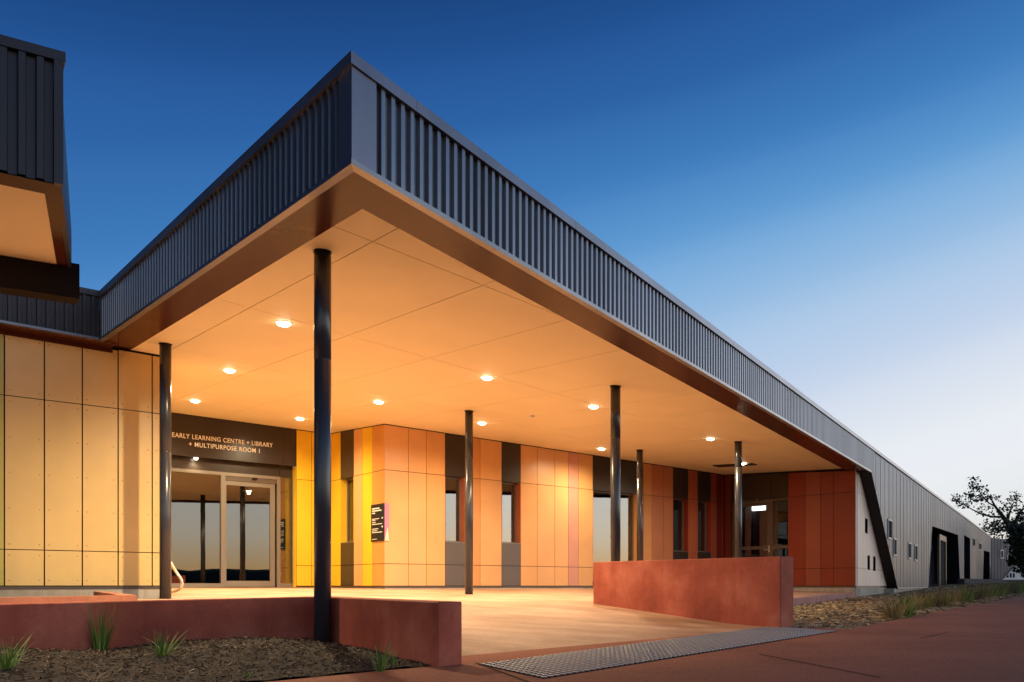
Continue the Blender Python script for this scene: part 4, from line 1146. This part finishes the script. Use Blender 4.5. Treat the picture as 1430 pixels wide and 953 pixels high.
for (px, py, r, n) in ((1361, 672, .75, 90), (1358, 682, .7, 80), (1369, 684, .8, 90), (1365, 694, .8, 90), (1352, 692, .7, 70), (1356, 702, .8, 80), (1340, 700, .8, 80), (1333, 697, .6, 60), (1345, 706, .7, 60), (1373, 700, .8, 80),
                       (1384, 693, .7, 70), (1391, 698, .6, 50), (1380, 712, .8, 70), (1372, 713, .6, 50), (1396, 708, .7, 60), (1416, 698, .9, 110), (1420, 692, .7, 70), (1411, 705, .8, 80), (1402, 720, .7, 70),
                       (1424, 712, .8, 80), (1430, 718, 1.0, 110), (1385, 732, 1.0, 140), (1379, 738, .9, 120), (1393, 740, 1.1, 180), (1403, 736, 1.1, 180), (1412, 742, 1.2, 220), (1422, 738, 1.3, 220), (1432, 730, 1.3, 200), (1440, 745, 1.6, 240),
                       (1444, 715, 1.4, 160), (1455, 730, 1.8, 240)):
    clumps.append((T(px + rr.uniform(-2, 2), py + rr.uniform(-2, 2), rr.uniform(-2, 2)), r * (.85 if py < 715 else 1), int(n * (.52 if py < 722 else .75))))
tree('gum_tree', 'sparse dark gum tree silhouetted against the pale sky above the far wing', base, limbs, clumps, .28, M['leaf'], 4)
TY = 52.0
base = T(1436, 818); clumps = []
for (px, py, r, n) in ((1428, 748, .8, 260), (1434, 738, 1.0, 300), (1420, 756, .7, 240), (1428, 765, .8, 300), (1436, 758, 1.1, 300), (1422, 774, .5, 160), (1413, 783, .3, 50), (1428, 785, .8, 260), (1437, 778, 1.0, 300), (1436, 800, .5, 150), (1440, 796, .7, 220), (1446, 745, 1.4, 300)):
    clumps.append((T(px, py, rr.uniform(-.6, .6)), r, n))
tree('dark_tree', 'dense dark tree at the right edge overhanging the white gabled building', base, [([T(1438, 822), T(1437, 790), T(1434, 760)], .2, .08), ([T(1436, 785), T(1424, 778), T(1412, 785)], .07, .02)], clumps, .24, M['leaf2'], 6)

# ================================================================== NEIGHBOURING CANOPY (top left)
FC = Vector((-3.0, 5.58, 0)); fdv = Vector((-.82, -.572, 0)).normalized(); fnv = Vector((fdv.y, -fdv.x, 0))
if fnv.dot(Vector((.3, -1, 0))) < 0: fnv = -fnv
BC = Vector((-3.68, 7.0, 0)); sv = (BC - FC).normalized(); slen = (BC - FC).length
nc = thing('neighbour_canopy', 'dark ribbed metal canopy corner jutting in at the top left', 'canopy', (-6.3, 3.6, -.65))
zt4, zb4 = 3.535, 2.672
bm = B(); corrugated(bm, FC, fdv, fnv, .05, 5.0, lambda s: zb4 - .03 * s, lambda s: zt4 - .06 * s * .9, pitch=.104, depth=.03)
obj('corrugated_cladding', bm, M['shaded_slate'], nc)
bm = B(); slab(bm, FC, fdv, fnv, -.02, 5.0, -.1, .04, lambda s: zt4 - .056 * s - .06, lambda s: zt4 - .054 * s + .005)
obj('capping', bm, M['shaded_slate'], nc)
bm = B(); slab(bm, FC, fdv, fnv, -.006, .048, -.02, .038, zb4 - .012, zt4 - .062); obj('corner_plate', bm, M['shaded_slate'], nc)
snv = Vector((sv.y, -sv.x, 0))
bm = B(); hexa(bm, [lift(FC - fnv * .03, zb4), lift(BC, 2.655), lift(BC - snv * .03, 2.655), lift(FC - snv * .03 - fnv * .03, zb4)], [lift(FC - fnv * .03, zt4 - .07), lift(BC, 2.95), lift(BC - snv * .03, 2.95), lift(FC - snv * .03 - fnv * .03, zt4 - .07)])
obj('side_fascia', bm, M['shaded_slate'], nc)
bl = fdv * 5.0
zs_ = lambda p, s: lift(p, 2.665 - .03 * s)
bm = B(); wv_ = .13
quad(bm, zs_(FC, 0), zs_(FC + fdv * 5, 5), zs_(FC + fdv * 5 + sv * .19, 5), zs_(FC + sv * .19 + fdv * .0, 0))
quad(bm, zs_(FC + sv * .19, 0), zs_(FC + sv * .19 + fdv * .11, .11), zs_(BC + fdv * .11, .11), zs_(BC, 0))
obj('soffit_band', bm, M['soffit'], nc)
bm = B(); i0 = FC + sv * .19 + fdv * .11; quad(bm, zs_(i0, .1), zs_(i0 + fdv * 4.9, 5), zs_(BC + fdv * 5, 5), zs_(BC + fdv * .11, .1))
obj('ceiling', bm, M['ceiling'], nc)
bm = B(); slab(bm, BC, fdv, fnv, -.06, 5, -.18, 0, lambda s: 2.41 - .03 * s, lambda s: 2.70 - .03 * s); obj('beam', bm, M['gap'], nc)
bm = B(); vs = [lift(FC - fnv * .04, 3.35), lift(FC + fdv * 5, 3.1), lift(BC + fdv * 5, 2.72), lift(BC - snv * .03, 2.80)]; quad(bm, *vs); obj('roof_deck', bm, M['roof'], nc)
for s in (2.2, 4.4):
    p = FC + fdv * s + sv * (slen - .1); bm = B(); disc_stack(bm, lift(p, 0), [(.07, -.75), (.07, 2.42 - .03 * s)], 20); obj('column', bm, M['column'], nc)
for s, lb in ((1.0, 'downlight in the neighbouring canopy just outside the left edge'), (3.2, 'second downlight in the neighbouring canopy further left')):
    p = zs_(FC + fdv * s + sv * 1.28, s); downlight(p - UP * .003, UP, lb, 400, .06, 132, 'downlights in the neighbouring canopy')

# ================================================================== SKY, SUN, CAMERA
sc = bpy.context.scene
SUN_AZ, SUN_EL = 105.0, 1.0
w = bpy.data.worlds.new('World'); sc.world = w; w.use_nodes = True
t = w.node_tree; bg = t.nodes['Background']
sky = t.nodes.new('ShaderNodeTexSky'); sky.sky_type = 'NISHITA'; sky.sun_disc = False
sky.sun_elevation = R(SUN_EL); sky.sun_rotation = R(SUN_AZ); sky.air_density = 1.0; sky.dust_density = .6; sky.ozone_density = 3.0
# dusk grading of that sky by elevation and by the bearing from the afterglow
def lin(c): return tuple(((v / 255 + .055) / 1.055) ** 2.4 if v > 10 else v / 255 / 12.92 for v in c)
tc = t.nodes.new('ShaderNodeTexCoord'); sx = t.nodes.new('ShaderNodeSeparateXYZ'); t.links.new(tc.outputs['Generated'], sx.inputs[0])
def mth(op, a, b_=None):
    n = t.nodes.new('ShaderNodeMath'); n.operation = op
    for i, v in enumerate((a, b_)):
        if v is None: continue
        if isinstance(v, (int, float)): n.inputs[i].default_value = v
        else: t.links.new(v, n.inputs[i])
    return n.outputs[0]
el = mth('MULTIPLY', mth('ARCSINE', sx.outputs[2]), 180 / math.pi)
hor = mth('SQRT', mth('ADD', mth('MULTIPLY', sx.outputs[0], sx.outputs[0]), mth('MULTIPLY', sx.outputs[1], sx.outputs[1])))
cg = mth('DIVIDE', mth('ADD', mth('MULTIPLY', sx.outputs[0], math.sin(R(SUN_AZ))), mth('MULTIPLY', sx.outputs[1], math.cos(R(SUN_AZ)))), mth('MAXIMUM', hor, .001))
gw = mth('MINIMUM', mth('MAXIMUM', mth('SUBTRACT', 21.5, mth('MULTIPLY', el, .533)), 7.0), 14.0)
ee = mth('SUBTRACT', mth('MAXIMUM', el, 0.0), mth('MULTIPLY', mth('MINIMUM', cg, .45), gw))
fac = mth('DIVIDE', mth('ADD', ee, 16.0), 106.0)
stops = [(-6.6, (238, 172, 104)), (-5.2, (238, 196, 142)), (-3.4, (240, 222, 196)), (0, (236, 236, 232)), (4, (242, 245, 250)), (7.5, (233, 239, 248)), (11.5, (206, 221, 243)), (17, (168, 201, 236)), (22, (116, 170, 222)), (26, (76, 136, 200)), (30, (52, 109, 176)), (34, (38, 88, 155)), (38, (25, 67, 126)), (60, (12, 38, 88)), (88, (7, 24, 60))]
grad = ramp(t, fac, [((e + 16) / 106, lin(c)) for e, c in stops]); grad.node.color_ramp.interpolation = 'CARDINAL'
mx = t.nodes.new('ShaderNodeMix'); mx.data_type = 'RGBA'; mx.inputs[0].default_value = .93
sc_ = t.nodes.new('ShaderNodeVectorMath'); sc_.operation = 'SCALE'; sc_.inputs['Scale'].default_value = .12; t.links.new(sky.outputs[0], sc_.inputs[0])
t.links.new(sc_.outputs[0], mx.inputs[6]); t.links.new(grad, mx.inputs[7])
t.links.new(mx.outputs[2], bg.inputs[0])
def mrange(v, a, b_, c_, d_):
    n = t.nodes.new('ShaderNodeMapRange'); n.interpolation_type = 'SMOOTHSTEP'; t.links.new(v, n.inputs[0])
    for i, k in enumerate((a, b_, c_, d_)): n.inputs[i + 1].default_value = k
    return n.outputs[0]
cg2 = mth('DIVIDE', mth('ADD', mth('MULTIPLY', sx.outputs[0], math.sin(R(78))), mth('MULTIPLY', sx.outputs[1], math.cos(R(78)))), mth('MAXIMUM', hor, .001))
side = mth('MULTIPLY', mrange(cg2, .72, .95, 0, 1.7), mrange(el, 4, 28, 1, 0))
gain = mth('MULTIPLY', mth('ADD', mth('ADD', 1.0, side), mth('MULTIPLY', mrange(cg, .45, .95, 0, .8), mrange(el, 3, 20, 1, 0))), mrange(cg, -1.0, -.74, .12, 1.0))
t.links.new(gain, bg.inputs[1])

cam = bpy.data.cameras.new('camera'); co = bpy.data.objects.new('camera', cam); C.objects.link(co)
cam.sensor_width = 36; cam.lens = 36 * F / 1430; cam.shift_y = (CY - 476.5) / 1430
co.location = (0, 0, 0); co.rotation_euler = (R(90), 0, 0); cam.clip_end = 2000; cam.clip_start = .05
sc.camera = co
for o in bpy.data.objects:
    if o.parent is None: o.location.z += ZE
sc.view_settings.view_transform = 'Standard'; sc.view_settings.look = 'None'; sc.view_settings.exposure = 0; sc.view_settings.gamma = 1
sc.render.engine = 'CYCLES'
sc.cycles.use_denoising = True; sc.cycles.max_bounces = 8; sc.cycles.diffuse_bounces = 5; sc.cycles.sample_clamp_indirect = 6
